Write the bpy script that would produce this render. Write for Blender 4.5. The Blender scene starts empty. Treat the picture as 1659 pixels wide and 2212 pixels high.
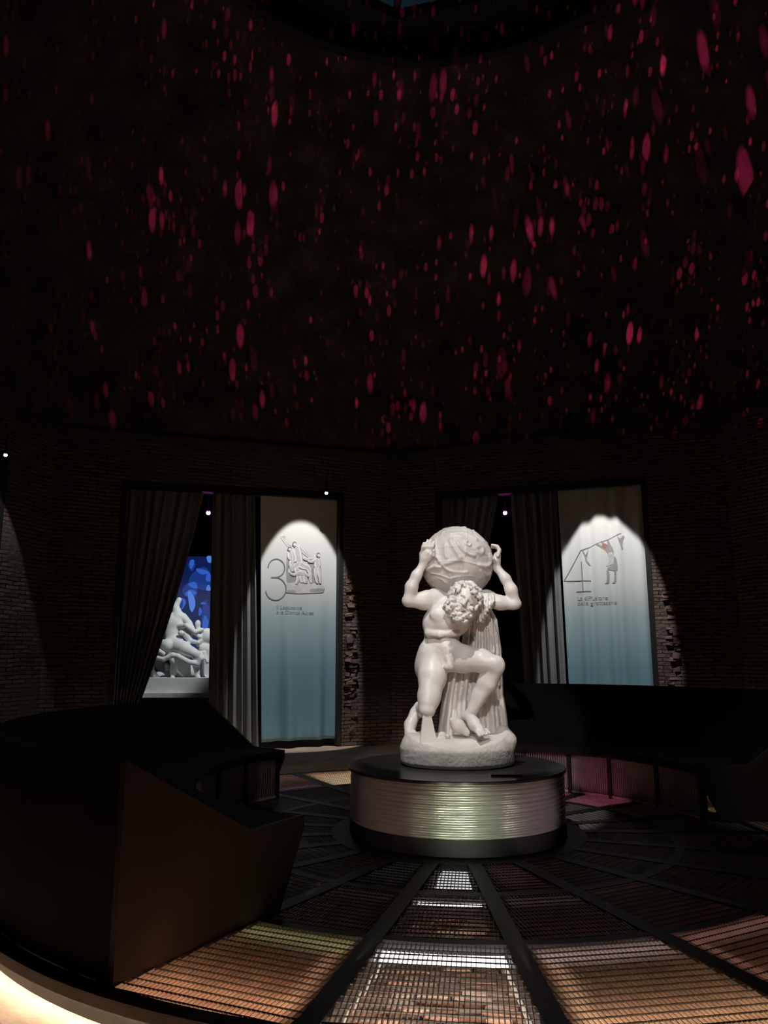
import bpy, bmesh, math, random
import numpy as np
from mathutils import Vector, Matrix

random.seed(7); RNG = np.random.default_rng(11)
SC = bpy.context.scene; COL = SC.collection
R = math.radians

# ------------------------------------------------------------------ camera, world, lights, exposure
W, H = 1659, 2212
FPX = 1650.0; PITCH = R(10.7); CAMZ = 1.424
cd = bpy.data.cameras.new('camera'); cam = bpy.data.objects.new('camera', cd); COL.objects.link(cam)
cd.sensor_fit = 'VERTICAL'; cd.sensor_height = 36.0; cd.lens = FPX / H * 36.0
cam.location = (0, 0, CAMZ); cam.rotation_euler = (math.pi/2 + PITCH, 0, 0)
cd.clip_start = 0.05; cd.clip_end = 200
SC.camera = cam
SC.view_settings.view_transform = 'Standard'; SC.view_settings.look = 'None'
SC.view_settings.exposure = 0.0; SC.view_settings.gamma = 1.0
SC.view_settings.use_curve_mapping = False

wd = bpy.data.worlds.new('dusk'); SC.world = wd; wd.use_nodes = True
bg = wd.node_tree.nodes['Background']; bg.inputs[0].default_value = (0.0048, 0.0105, 0.0145, 1); bg.inputs[1].default_value = 1.0

CX, CY = 0.608, 6.736          # centre of the round room
R8 = 7.85; A0 = -3.4           # octagon: circumradius and bearing of one corner
PZ = 0.524                     # pedestal top

def spot(name, loc, target, energy, color, size_deg, blend=0.15, radius=0.05):
    l = bpy.data.lights.new(name, 'SPOT'); l.energy = energy; l.color = color
    l.spot_size = R(size_deg); l.spot_blend = blend; l.shadow_soft_size = radius
    o = bpy.data.objects.new(name, l); COL.objects.link(o); o.location = loc
    d = Vector(target) - Vector(loc)
    o.rotation_euler = d.to_track_quat('-Z', 'Y').to_euler()
    return o

def bearing(a, r, z=0.0):      # a clockwise from +y round the room centre
    return Vector((CX + r*math.sin(R(a)), CY + r*math.cos(R(a)), z))
def pol(a, r, z=0.0):          # a from the visitor's side (-y), positive to the right
    return Vector((CX + r*math.sin(R(a)), CY - r*math.cos(R(a)), z))

# statue spots: high key, front fill and right-hand light
spot('statue_key_light', (CX-1.2, CY-3.6, 7.4), (CX, CY-.05, 1.50), 1050, (1.0, 0.975, 0.93), 15.6, 0.25, 0.04)
spot('statue_front_light', (CX-0.8, CY-6.4, 4.4), (CX, CY, 1.62), 720, (1.0, 0.95, 0.915), 17.5, 0.3, 0.05)
spot('statue_right_light', (CX+3.6, CY-1.2, 5.6), (CX, CY, 1.5), 110, (1.0, 0.95, 0.9), 19, 0.5, 0.06)

# added lights without fixtures, low over the beams, to brighten the pedestal side
spot('added_pedestal_light', pol(-15, 2.9, 0.012), (CX-.12, CY-.88, 0.22), 48, (0.98, 1.0, 0.70), 22, 1.0, 0.012)
spot('added_pedestal_light', pol(1.25, 2.9, 0.012), (CX+.08, CY-.88, 0.22), 70, (0.88, 1.0, 0.78), 22, 1.0, 0.012)
spot('added_pedestal_light', pol(37, 2.5, 0.012), (CX+.55, CY-.72, 0.24), 26, (1.0, 0.72, 0.78), 26, 1.0, 0.012)
spot('added_pedestal_light', pol(-31.4, 2.1, 0.012), (CX-.62, CY-.62, 0.24), 9, (1.0, 0.60, 0.56), 40, 1.0, 0.012)

# ------------------------------------------------------------------ octagon frames
class Face:
    def __init__(s, a0):
        s.P = bearing(a0, R8); s.Q = bearing(a0+45, R8)
        s.e = (s.Q - s.P).normalized(); s.L = (s.Q - s.P).length
        s.n = Vector((math.sin(R(a0+22.5)), math.cos(R(a0+22.5)), 0))
    def w(s, u, dep, z):
        p = s.P + s.e*u + s.n*dep; return Vector((p.x, p.y, z))
def ray(x, y):
    a, b = x-829.5, 1106-y
    return (a, FPX*math.cos(PITCH)-b*math.sin(PITCH), FPX*math.sin(PITCH)+b*math.cos(PITCH))
def on_face(F, x, y, dep=0.0):   # measured pixel -> (u, z) on a wall plane
    d = ray(x, y); P = F.P + F.n*dep
    t = (P.x*F.n.x + P.y*F.n.y)/(d[0]*F.n.x + d[1]*F.n.y)
    q = Vector((d[0]*t-P.x, d[1]*t-P.y, 0))
    return q.dot(F.e), CAMZ + d[2]*t
def at_depth(x, y, Y):           # measured pixel -> point at world depth Y
    d = ray(x, y); t = Y/d[1]; return Vector((d[0]*t, Y, CAMZ + d[2]*t))

FL = Face(A0-45); FR = Face(A0); FLL = Face(A0-90); FRR = Face(A0+45)

spot('added_lounge_light', (CX+2.6, CY-5.0, 6.6), (CX+3.2, CY+.34, .25), 95, (1.0, .95, .88), 15, .6, .05)  # added light without a fixture, brightens the end panel of the right lounge
# banner spots (downlights a little in front of the curtains)
for F, u, s_ in ((FL, 4.22, 1.0), (FR, 3.92, 1.0)):
    p = F.w(u, -1.7, 6.2); t = F.w(u, 0.06, 6.2-1.76*math.tan(R(66)))
    spot('banner_spot', p, t, 930*s_, (1.0, 0.975, 0.95), 28, 0.16, 0.03)
pL = FLL.w(4.4, -0.95, 4.75); spot('banner_spot', pL, FLL.w(4.4, 0.0, 2.6), 60, (0.96, 0.97, 1.0), 54, 0.12, 0.02)
# white light on the sculpture group in the room behind the left opening
spot('group_light', (-2.6, 14.6, 4.7), (-4.75, 17.4, 1.6), 460, (0.93, 0.98, 1.0), 42, 0.4, 0.08)

# projector with a fleck gobo, throwing magenta over the vault
def gobo(name, loc, target, energy, color, size, kx, ky, seed, thr, vmin, lm=False):
    o = spot(name, loc, target, energy, color, size, 0.3, 0.0)
    l = o.data; l.use_nodes = True; nt = l.node_tree; N = nt.nodes; K = nt.links
    em = [n for n in N if n.type == 'EMISSION'][0]
    tc = N.new('ShaderNodeTexCoord'); sp = N.new('ShaderNodeSeparateXYZ'); K.new(tc.outputs['Normal'], sp.inputs[0])
    def m(op, a, b=None):
        n = N.new('ShaderNodeMath'); n.operation = op
        for i, v in enumerate((a, b)):
            if v is None: continue
            if isinstance(v, (int, float)): n.inputs[i].default_value = v
            else: K.new(v, n.inputs[i])
        return n.outputs[0]
    z = m('ABSOLUTE', sp.outputs[2])
    u = m('DIVIDE', sp.outputs[0], z); v = m('DIVIDE', sp.outputs[1], z)
    cb = N.new('ShaderNodeCombineXYZ'); K.new(m('MULTIPLY', u, kx), cb.inputs[0]); K.new(m('MULTIPLY', v, ky), cb.inputs[1]); cb.inputs[2].default_value = seed
    vo = N.new('ShaderNodeTexVoronoi'); vo.inputs['Scale'].default_value = 1; K.new(cb.outputs[0], vo.inputs['Vector'])
    ns = N.new('ShaderNodeTexNoise'); ns.inputs['Scale'].default_value = 0.16; ns.inputs['Detail'].default_value = 3; K.new(cb.outputs[0], ns.inputs['Vector'])
    sc = N.new('ShaderNodeSeparateColor'); K.new(vo.outputs['Color'], sc.inputs[0])
    # radius of every fleck differs; cells below the threshold stay dark
    rad = m('MULTIPLY', m('MAXIMUM', m('SUBTRACT', m('ADD', m('MULTIPLY', ns.outputs[0], 1.15), m('MULTIPLY', sc.outputs[0], 0.45)), thr), 0.0), 0.9)
    f = m('MAXIMUM', m('SUBTRACT', rad, vo.outputs['Distance']), 0.0)
    f = m('MINIMUM', m('MULTIPLY', f, 7.0), 1.0)
    f = m('MULTIPLY', f, m('MINIMUM', m('MAXIMUM', m('MULTIPLY', m('ADD', v, vmin), 14.0), 0.0), 1.0))
    f = m('MULTIPLY', f, m('ADD', m('MULTIPLY', m('MULTIPLY', sc.outputs[1], sc.outputs[1]), 1.4), 0.12))
    if lm: f = m('MULTIPLY', f, m('MINIMUM', m('MAXIMUM', m('MULTIPLY', m('ADD', u, .62), 2.2), .12), 1.0))
    K.new(f, em.inputs['Strength'])
    return o
gobo('vault_projector', (0.6, 1.2, 3.6), (0.4, 12.6, 8.4), 7000, (1.0, 0.055, 0.20), 96, 62, 20, 2.0, 0.66, 0.27, True)
gobo('vault_projector', (1.1, 1.0, 3.6), (1.2, 12.6, 8.4), 4400, (1.0, 0.05, 0.22), 100, 120, 52, 7.0, 0.56, 0.27, True)
gobo('vault_projector', (0.3, 1.2, 3.6), (6.5, 10.5, 9.2), 6000, (0.95, 0.05, 0.26), 46, 44, 13, 13.0, 0.60, 0.15)

# ------------------------------------------------------------------ materials
def mat(name, c, rough=0.7, metal=0.0, var=0.0, vs=4.0, bump=0.0, bs=30.0, c2=None, spec=0.5):
    m = bpy.data.materials.new(name); m.use_nodes = True; nt = m.node_tree; N = nt.nodes; K = nt.links
    b = N['Principled BSDF']; b.inputs['Roughness'].default_value = rough; b.inputs['Metallic'].default_value = metal
    b.inputs['Base Color'].default_value = (*c, 1); b.inputs['Specular IOR Level'].default_value = spec
    tc = N.new('ShaderNodeTexCoord')
    if var > 0 or c2:
        n = N.new('ShaderNodeTexNoise'); n.inputs['Scale'].default_value = vs; n.inputs['Detail'].default_value = 6
        K.new(tc.outputs['Object'], n.inputs['Vector'])
        r = N.new('ShaderNodeValToRGB'); r.color_ramp.elements[0].position = 0.32; r.color_ramp.elements[1].position = 0.68
        a = [x*(1-var) for x in c]; d = c2 if c2 else [min(1, x*(1+var)) for x in c]
        r.color_ramp.elements[0].color = (*a, 1); r.color_ramp.elements[1].color = (*d, 1)
        K.new(n.outputs[0], r.inputs[0]); K.new(r.outputs[0], b.inputs['Base Color'])
    if bump > 0:
        n = N.new('ShaderNodeTexNoise'); n.inputs['Scale'].default_value = bs; n.inputs['Detail'].default_value = 5
        K.new(tc.outputs['Object'], n.inputs['Vector'])
        bp = N.new('ShaderNodeBump'); bp.inputs['Strength'].default_value = bump; bp.inputs['Distance'].default_value = 0.02
        K.new(n.outputs[0], bp.inputs['Height']); K.new(bp.outputs[0], b.inputs['Normal'])
    return m
def emis(name, c, s, base=(0.02, 0.02, 0.02)):
    m = bpy.data.materials.new(name); m.use_nodes = True; b = m.node_tree.nodes['Principled BSDF']
    b.inputs['Base Color'].default_value = (*base, 1)
    b.inputs['Emission Color'].default_value = (*c, 1); b.inputs['Emission Strength'].default_value = s
    return m

def brickwall():
    m = bpy.data.materials.new('roman_brick'); m.use_nodes = True; nt = m.node_tree; N = nt.nodes; K = nt.links
    b = N['Principled BSDF']; b.inputs['Roughness'].default_value = 0.95; b.inputs['Specular IOR Level'].default_value = 0.2
    uv = N.new('ShaderNodeUVMap'); uv.uv_map = 'metres'
    nz = N.new('ShaderNodeTexNoise'); nz.inputs['Scale'].default_value = 2.2; K.new(uv.outputs[0], nz.inputs['Vector'])
    mx = N.new('ShaderNodeVectorMath'); mx.operation = 'MULTIPLY_ADD'; K.new(nz.outputs['Color'], mx.inputs[0])
    mx.inputs[1].default_value = (0.05, 0.05, 0); K.new(uv.outputs[0], mx.inputs[2])
    br = N.new('ShaderNodeTexBrick'); br.inputs['Scale'].default_value = 1.0
    br.inputs['Brick Width'].default_value = 0.26; br.inputs['Row Height'].default_value = 0.062
    br.inputs['Mortar Size'].default_value = 0.009; br.inputs['Mortar Smooth'].default_value = 0.35; br.inputs['Bias'].default_value = -0.2
    br.inputs['Color1'].default_value = (0.185, 0.125, 0.105, 1); br.inputs['Color2'].default_value = (0.085, 0.060, 0.052, 1)
    br.inputs['Mortar'].default_value = (0.030, 0.025, 0.023, 1)
    K.new(mx.outputs[0], br.inputs['Vector'])
    n2 = N.new('ShaderNodeTexNoise'); n2.inputs['Scale'].default_value = 0.9; n2.inputs['Detail'].default_value = 7; n2.inputs['Roughness'].default_value = 0.65; K.new(uv.outputs[0], n2.inputs['Vector'])
    rp = N.new('ShaderNodeValToRGB'); rp.color_ramp.elements[0].position = 0.5; rp.color_ramp.elements[1].position = 0.62; K.new(n2.outputs[0], rp.inputs[0])
    mc = N.new('ShaderNodeMixRGB'); K.new(rp.outputs[0], mc.inputs[0]); K.new(br.outputs['Color'], mc.inputs[1]); mc.inputs[2].default_value = (0.115, 0.098, 0.085, 1)
    K.new(mc.outputs[0], b.inputs['Base Color'])
    n3 = N.new('ShaderNodeTexNoise'); n3.inputs['Scale'].default_value = 14; n3.inputs['Detail'].default_value = 6; K.new(uv.outputs[0], n3.inputs['Vector'])
    ad = N.new('ShaderNodeMath'); ad.operation = 'MULTIPLY_ADD'; K.new(br.outputs['Fac'], ad.inputs[0]); ad.inputs[1].default_value = -0.8; K.new(n3.outputs[0], ad.inputs[2])
    bp = N.new('ShaderNodeBump'); bp.inputs['Strength'].default_value = 0.9; bp.inputs['Distance'].default_value = 0.03
    K.new(ad.outputs[0], bp.inputs['Height']); K.new(bp.outputs[0], b.inputs['Normal'])
    return m

M = {}
M['wall'] = brickwall()
M['vault'] = mat('vault_concrete', (0.085, 0.068, 0.060), 0.97, var=0.5, vs=2.2, bump=1.0, bs=7, spec=0.1)
M['floor'] = mat('old_floor', (0.45, 0.335, 0.26), 0.85, var=0.22, vs=3.0, bump=0.25, bs=18, spec=0.2)
M['pit'] = mat('pit_earth', (0.16, 0.095, 0.07), 0.95, var=0.5, vs=9, bump=0.8, bs=26, spec=0.2)
M['brick'] = mat('old_brick', (0.33, 0.205, 0.16), 0.92, var=0.35, vs=20, bump=0.6, bs=60, spec=0.2)
M['brick2'] = mat('pale_brick', (0.42, 0.30, 0.24), 0.92, var=0.3, vs=20, bump=0.6, bs=60, spec=0.2)
M['brick3'] = mat('sooty_brick', (0.17, 0.095, 0.07), 0.92, var=0.4, vs=20, bump=0.6, bs=60, spec=0.2)
M['steel'] = mat('dark_steel', (0.022, 0.018, 0.017), 0.55, 0.3, var=0.2, vs=6)
M['grate'] = mat('grating_shaded', (0.085, 0.075, 0.07), 0.42, 0.4, var=0.15, vs=9)  # centre sector only: the bars' shade is put into a darker colour
M['gratelight'] = mat('galvanised_grating_lit', (0.42, 0.38, 0.35), 0.45, 0.2, var=0.15, vs=9)  # same bars paler, the light from below put into the colour; also grilles
M['rim'] = mat('rim_board', (0.075, 0.055, 0.042), 0.7, var=0.2, vs=5)
M['frame'] = mat('black_frame', (0.010, 0.010, 0.011), 0.6)
M['marble'] = mat('white_marble', (0.74, 0.715, 0.69), 0.36, var=0.07, vs=7, bump=0.08, bs=55, spec=0.45)
M['marble_rough'] = mat('tooled_marble', (0.70, 0.665, 0.625), 0.6, var=0.12, vs=5, bump=0.35, bs=38, spec=0.35)
M['globe'] = mat('globe_marble', (0.60, 0.57, 0.55), 0.42, var=0.14, vs=6, bump=0.12, bs=40)
M['plaster'] = mat('white_plaster', (0.72, 0.73, 0.72), 0.7, var=0.06, vs=5)
M['lounge'] = mat('charcoal_upholstery', (0.014, 0.013, 0.014), 0.85, var=0.15, vs=3, bump=0.1, bs=90, spec=0.2)
M['lounge_side'] = mat('brown_laminate', (0.082, 0.068, 0.061), 0.6, var=0.08, vs=2, spec=0.3)
M['shell'] = mat('dark_board', (0.030, 0.026, 0.024), 0.75, var=0.15, vs=3, spec=0.2)
M['curtain'] = mat('grey_voile', (0.21, 0.215, 0.22), 0.9, var=0.06, vs=3, spec=0.1)
M['print'] = mat('grey_print', (0.19, 0.195, 0.20), 0.9, spec=0.1)
M['print_l'] = mat('light_grey_print', (0.52, 0.52, 0.51), 0.9, var=0.12, vs=9, spec=0.1)
M['print_w'] = mat('white_print', (0.72, 0.72, 0.70), 0.9, var=0.08, vs=9, spec=0.1)
M['print_m'] = mat('mid_grey_print', (0.32, 0.32, 0.315), 0.9, var=0.15, vs=9, spec=0.1)
M['print_r'] = mat('red_print', (0.42, 0.16, 0.15), 0.9, spec=0.1)
M['text'] = mat('text_print', (0.27, 0.31, 0.32), 0.9, spec=0.1)
M['lamp_body'] = mat('black_lamp_body', (0.015, 0.015, 0.016), 0.45, 0.4)
M['lamp_white'] = emis('lamp_glow', (1, 0.98, 0.95), 6)
M['lamp_purple'] = emis('purple_glow', (0.9, 0.16, 1.0), 26)
M['rimled'] = emis('warm_led', (1.0, 0.80, 0.58), 70)
M['skyframe'] = mat('oculus_frame', (0.012, 0.012, 0.014), 0.7)

def drum_mat():
    m = bpy.data.materials.new('brushed_drum'); m.use_nodes = True; nt = m.node_tree; N = nt.nodes; K = nt.links
    b = N['Principled BSDF']; b.inputs['Base Color'].default_value = (0.60, 0.60, 0.54, 1); b.inputs['Metallic'].default_value = 0.45; b.inputs['Roughness'].default_value = 0.30
    tc = N.new('ShaderNodeTexCoord'); mp = N.new('ShaderNodeMapping'); mp.inputs['Scale'].default_value = (2.2, 2.2, 34); K.new(tc.outputs['Object'], mp.inputs[0])
    n = N.new('ShaderNodeTexNoise'); n.inputs['Scale'].default_value = 1.0; n.inputs['Detail'].default_value = 2; K.new(mp.outputs[0], n.inputs['Vector'])
    bp = N.new('ShaderNodeBump'); bp.inputs['Strength'].default_value = 0.7; bp.inputs['Distance'].default_value = 0.010; K.new(n.outputs[0], bp.inputs['Height']); K.new(bp.outputs[0], b.inputs['Normal'])
    return m
M['drum'] = drum_mat()
M['drumtop'] = mat('pedestal_top', (0.040, 0.039, 0.035), 0.22, 0.0, var=0.1, vs=3, spec=0.6)

def banner_mat():
    m = bpy.data.materials.new('printed_voile'); m.use_nodes = True; nt = m.node_tree; N = nt.nodes; K = nt.links
    b = N['Principled BSDF']; b.inputs['Roughness'].default_value = 0.9; b.inputs['Specular IOR Level'].default_value = 0.1
    uv = N.new('ShaderNodeUVMap'); uv.uv_map = 'metres'; sp = N.new('ShaderNodeSeparateXYZ'); K.new(uv.outputs[0], sp.inputs[0])
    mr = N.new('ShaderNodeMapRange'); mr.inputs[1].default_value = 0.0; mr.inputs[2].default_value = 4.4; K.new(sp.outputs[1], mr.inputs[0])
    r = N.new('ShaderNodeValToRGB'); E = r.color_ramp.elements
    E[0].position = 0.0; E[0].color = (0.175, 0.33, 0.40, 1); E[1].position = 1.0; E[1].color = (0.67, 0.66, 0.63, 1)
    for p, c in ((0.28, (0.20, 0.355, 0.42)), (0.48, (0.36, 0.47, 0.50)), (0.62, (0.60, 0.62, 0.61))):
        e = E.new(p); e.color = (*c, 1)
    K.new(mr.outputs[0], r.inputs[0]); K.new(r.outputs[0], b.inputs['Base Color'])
    return m
M['banner'] = banner_mat()

# ------------------------------------------------------------------ object helpers
def link(o, parent=None):
    COL.objects.link(o)
    if parent is not None: o.parent = parent
    return o
def mesh_obj(name, verts, faces, m, parent=None, smooth=False, uv=None):
    me = bpy.data.meshes.new(name); me.from_pydata([tuple(v) for v in verts], [], [tuple(int(i) for i in f) for f in faces]); me.materials.append(m)
    if uv is not None:
        l = me.uv_layers.new(name='metres'); li = np.zeros(len(me.loops), np.int32); me.loops.foreach_get('vertex_index', li)
        l.data.foreach_set('uv', np.asarray(uv, np.float32)[li].ravel())
    if smooth: me.polygons.foreach_set('use_smooth', [True]*len(me.polygons))
    me.update(); return link(bpy.data.objects.new(name, me), parent)
def np_mesh(name, V, Q, m, parent=None):
    me = bpy.data.meshes.new(name); me.vertices.add(len(V)); me.vertices.foreach_set('co', V.astype(np.float32).ravel())
    me.loops.add(Q.size); me.loops.foreach_set('vertex_index', Q.astype(np.int32).ravel())
    me.polygons.add(len(Q)); me.polygons.foreach_set('loop_start', np.arange(0, Q.size, 4, dtype=np.int32))
    me.update(calc_edges=True); me.validate(); me.materials.append(m)
    me.polygons.foreach_set('use_smooth', [True]*len(me.polygons)); me.update()
    return link(bpy.data.objects.new(name, me), parent)
def thing(name, label, cat, loc=(0, 0, 0), group=None):
    o = bpy.data.objects.new(name, None); COL.objects.link(o); o.location = loc; o.empty_display_size = 0.1
    return tag(o, label, cat, group)
def tag(o, label, cat, group=None):
    o['label'] = label; o['category'] = cat
    if group: o['group'] = group
    return o
def struct(o): o['kind'] = 'structure'; return o
def stuff(o): o['kind'] = 'stuff'; return o

class MB:
    def __init__(s): s.v = []; s.f = []
    def box8(s, p):   # 8 points: bottom 4 ccw, top 4
        b = len(s.v); s.v += [tuple(q) for q in p]
        for f in ((0,3,2,1),(4,5,6,7),(0,1,5,4),(1,2,6,5),(2,3,7,6),(3,0,4,7)): s.f.append(tuple(b+i for i in f))
    def box(s, x0, x1, y0, y1, z0, z1):
        s.box8([(x0,y0,z0),(x1,y0,z0),(x1,y1,z0),(x0,y1,z0),(x0,y0,z1),(x1,y0,z1),(x1,y1,z1),(x0,y1,z1)])
    def bar(s, a, b, wdt, z0, z1):   # horizontal bar from a to b (xy)
        a = Vector(a[:2]); b = Vector(b[:2]); d = (b-a).normalized(); n = Vector((-d.y, d.x))*wdt/2
        p = [a-n, b-n, b+n, a+n]
        s.box8([(q.x, q.y, z0) for q in p]+[(q.x, q.y, z1) for q in p])
    def sector(s, prof, a0, a1, steps, fn=pol):  # sweep closed (r,z) profile round the room centre
        n = len(prof); b = len(s.v)
        for i in range(steps+1):
            a = a0+(a1-a0)*i/steps
            for r, z in prof: s.v.append(tuple(fn(a, r, z)))
        full = abs(abs(a1-a0)-360) < 1e-6
        for i in range(steps):
            for j in range(n):
                k = (j+1) % n
                s.f.append((b+i*n+j, b+(i+1)*n+j, b+(i+1)*n+k, b+i*n+k))
        if not full:
            s.f.append(tuple(b+j for j in range(n))); s.f.append(tuple(b+steps*n+j for j in reversed(range(n))))
    def lathe(s, prof, c, steps=64):
        n = len(prof); b = len(s.v)
        for i in range(steps):
            a = 2*math.pi*i/steps
            for r, z in prof: s.v.append((c[0]+r*math.cos(a), c[1]+r*math.sin(a), c[2]+z))
        for i in range(steps):
            i2 = (i+1) % steps
            for j in range(n-1): s.f.append((b+i*n+j, b+i2*n+j, b+i2*n+j+1, b+i*n+j+1))
    def tube(s, pts, rad, seg=8):
        pts = [Vector(p) for p in pts]; b = len(s.v); n = len(pts)
        rr = rad if isinstance(rad, (list, tuple)) else [rad]*n
        for i, p in enumerate(pts):
            d = (pts[min(i+1, n-1)]-pts[max(i-1, 0)]).normalized()
            u = d.orthogonal().normalized() if i == 0 else (u - d*u.dot(d)).normalized()
            w = d.cross(u)
            for j in range(seg):
                t = 2*math.pi*j/seg; s.v.append(tuple(p+(u*math.cos(t)+w*math.sin(t))*rr[i]))
        for i in range(n-1):
            for j in range(seg):
                k = (j+1) % seg; s.f.append((b+i*seg+j, b+i*seg+k, b+(i+1)*seg+k, b+(i+1)*seg+j))
        s.f.append(tuple(b+j for j in reversed(range(seg)))); s.f.append(tuple(b+(n-1)*seg+j for j in range(seg)))
    def build(s, name, m, parent=None, smooth=False, loc=None, bevel=0):
        v = s.v
        if loc is not None: v = [(a-loc[0], b_-loc[1], c-loc[2]) for a, b_, c in v]
        o = mesh_obj(name, v, s.f, m, parent)
        bm = bmesh.new(); bm.from_mesh(o.data); bmesh.ops.recalc_face_normals(bm, faces=bm.faces)
        if bevel: bmesh.ops.bevel(bm, geom=list(bm.edges), offset=bevel, segments=2, affect='EDGES', profile=0.7)
        bm.to_mesh(o.data); bm.free()
        if smooth: o.data.polygons.foreach_set('use_smooth', [True]*len(o.data.polygons)); o.data.update()
        return o

# cheap smooth noise for numpy arrays
_P = RNG.uniform(0, 6.28, (24, 3)); _D = RNG.normal(size=(24, 3)); _D /= np.linalg.norm(_D, axis=1)[:, None]
def noise(x, y, z, f, octs=3):
    s = 0; a = 1.0
    for o in range(octs):
        for i in range(6):
            k = (o*6+i) % 24; d = _D[k]*f*(1+0.23*i)
            s = s + a*np.sin(d[0]*x+d[1]*y+d[2]*z+_P[k, 0]+1.3*np.sin(d[1]*x*0.7-d[0]*y*0.6+d[2]*z*.5+_P[k, 1]))
        f *= 2.1; a *= 0.5
    return s/6

# ------------------------------------------------------------------ the room shell
PLZ = -0.15
mb = MB(); mb.sector([(3.45, PLZ-0.02), (9.5, PLZ-0.02), (9.5, PLZ), (3.45, PLZ)], 0, 360, 120)
mb.box(-11, 10, 12.5, 23, PLZ-0.04, PLZ-0.03)
fl = struct(mb.build('floor', M['floor']))
mb = MB(); mb.sector([(0.1, -0.32), (3.47, -0.32), (3.47, -0.26), (0.1, -0.26)], 0, 360, 72)
pitf = mb.build('pit_floor', M['pit'], fl)

def hgt(a):   # height of the vault springing at each corner bearing
    xs = [A0-180, A0-90, A0-45, A0, A0+45, A0+90, A0+180]; ys = [5.3, 5.1, 5.05, 5.3, 5.45, 5.4, 5.3]
    a = (a-(A0-180)) % 360 + (A0-180); return float(np.interp(a, xs, ys))
def wall(name, F, a0, opening=None, depth=0.7, zt=None):
    V = []; Fc = []; UV = []
    h0, h1 = hgt(a0), hgt(a0+45)
    def patch(u0, u1, z0f, z1f, nu, nz_, dep=lambda u, z: 0.0, disp=0.035):
        b = len(V)
        for i in range(nu+1):
            u = u0+(u1-u0)*i/nu; za, zb = z0f(u), z1f(u)
            for j in range(nz_+1):
                z = za+(zb-za)*j/nz_
                edge = min(i, nu-i)
                d = float(noise(u*1.0+a0, z, 0.0, 2.3, 3))*disp*(1 if 0 < edge else 0.2)
                V.append(F.w(u, d+dep(u, z), z)); UV.append((u, z))
        for i in range(nu):
            for j in range(nz_):
                q = b+i*(nz_+1)+j; Fc.append((q, q+nz_+1, q+nz_+2, q+1))
    top = lambda u: h0+(h1-h0)*u/F.L+0.02
    bot = lambda u: PLZ-0.02
    if opening:
        s0, s1, t0, t1 = opening
        head = lambda u: t0+(t1-t0)*(u-s0)/(s1-s0)
        patch(-0.02, s0, bot, top, 12, 60); patch(s1, F.L+0.02, bot, top, 12, 60); patch(s0, s1, head, top, 40, 12)
        b = len(V)   # reveals
        for u, z in ((s0, PLZ), (s0, t0), (s1, t1), (s1, PLZ)):
            for d in (0, depth): V.append(F.w(u, d, z)); UV.append((u+d, z))
        for q in ((0, 1, 3, 2), (2, 3, 5, 4), (4, 5, 7, 6)): Fc.append(tuple(b+i for i in q))
    else:
        patch(-0.02, F.L+0.02, bot, top, 30, 30)
    o = mesh_obj(name, V, Fc, M['wall'], None, uv=UV)
    md = o.modifiers.new('thickness', 'SOLIDIFY'); md.thickness = 0.05; md.offset = 1 if False else 0
    return struct(o)
OPL = (1.0, 5.0, 4.30, 4.46); OPR = (0.88, 4.70, 4.50, 4.52)
wall('wall_far_left', FL, A0-45, OPL); wall('wall_far_right', FR, A0, OPR)
wall('wall_left', FLL, A0-90, (1.0, 5.0, 4.4, 4.4)); wall('wall_right', FRR, A0+45, (1.0, 5.0, 4.5, 4.5))
for nm, k in (('wall_back_left', -135), ('wall_back', -180), ('wall_back_right', 135), ('wall_near_right', 90)):
    wall(nm, Face(A0+k), A0+k, None)

# projecting rough stones down the broken edge of the pier, as in the photograph
rs = MB()
for k in range(150):
    F, u0 = (FL, 5.16) if k < 80 else (FR, 4.95)
    z = random.uniform(0.05, 3.0 if k < 80 else 3.2); u = u0+random.uniform(-.07, .09); w_ = random.uniform(.03, .08); h_ = random.uniform(.015, .032); d_ = random.uniform(.015, .06)
    j = lambda: random.uniform(-.012, .012)
    P = [F.w(u+a*w_+j(), dd+j(), z+c*h_+j()) for c in (-1, 1) for a, dd in ((-1, -d_), (1, -d_), (1, .05), (-1, .05))]
    rs.box8(P)
stuff(rs.build('broken_stone', M['wall'], bpy.data.objects['wall_far_left']))

# vault: octagon at the springing turning into the round oculus
NT, NP = 240, 84
V = np.zeros((NT, NP, 3)); UVv = []
OR, OZ = 3.32, 10.3; pm = R(66)
for i in range(NT):
    a = 360*i/NT + A0; loc = ((a-A0) % 45)-22.5
    rb = R8*math.cos(R(22.5))/math.cos(R(loc)); zb = hgt(a)
    for j in range(NP):
        ph = pm*j/(NP-1); q = (1-math.cos(ph))/(1-math.cos(pm))
        r = rb-(rb-OR)*q; z = zb+(OZ-zb)*math.sin(ph)/math.sin(pm)
        V[i, j] = bearing(a, r, z)
fade = np.clip(np.minimum(np.arange(NP), NP-1-np.arange(NP))/3.0, 0, 1)[None, :, None]
rad = V - np.array([CX, CY, 5.0]); rad /= np.linalg.norm(rad, axis=2)[:, :, None]
V = V + rad*(noise(V[:, :, 0], V[:, :, 1], V[:, :, 2], 2.4, 3)[:, :, None]*0.05)*fade
idx = np.arange(NT*NP).reshape(NT, NP); nx_ = np.roll(idx, -1, 0)
Q = np.stack([idx[:, :-1], idx[:, 1:], nx_[:, 1:], nx_[:, :-1]], -1).reshape(-1, 4)
ceil = struct(np_mesh('ceiling', V.reshape(-1, 3), Q, M['vault']))
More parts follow.
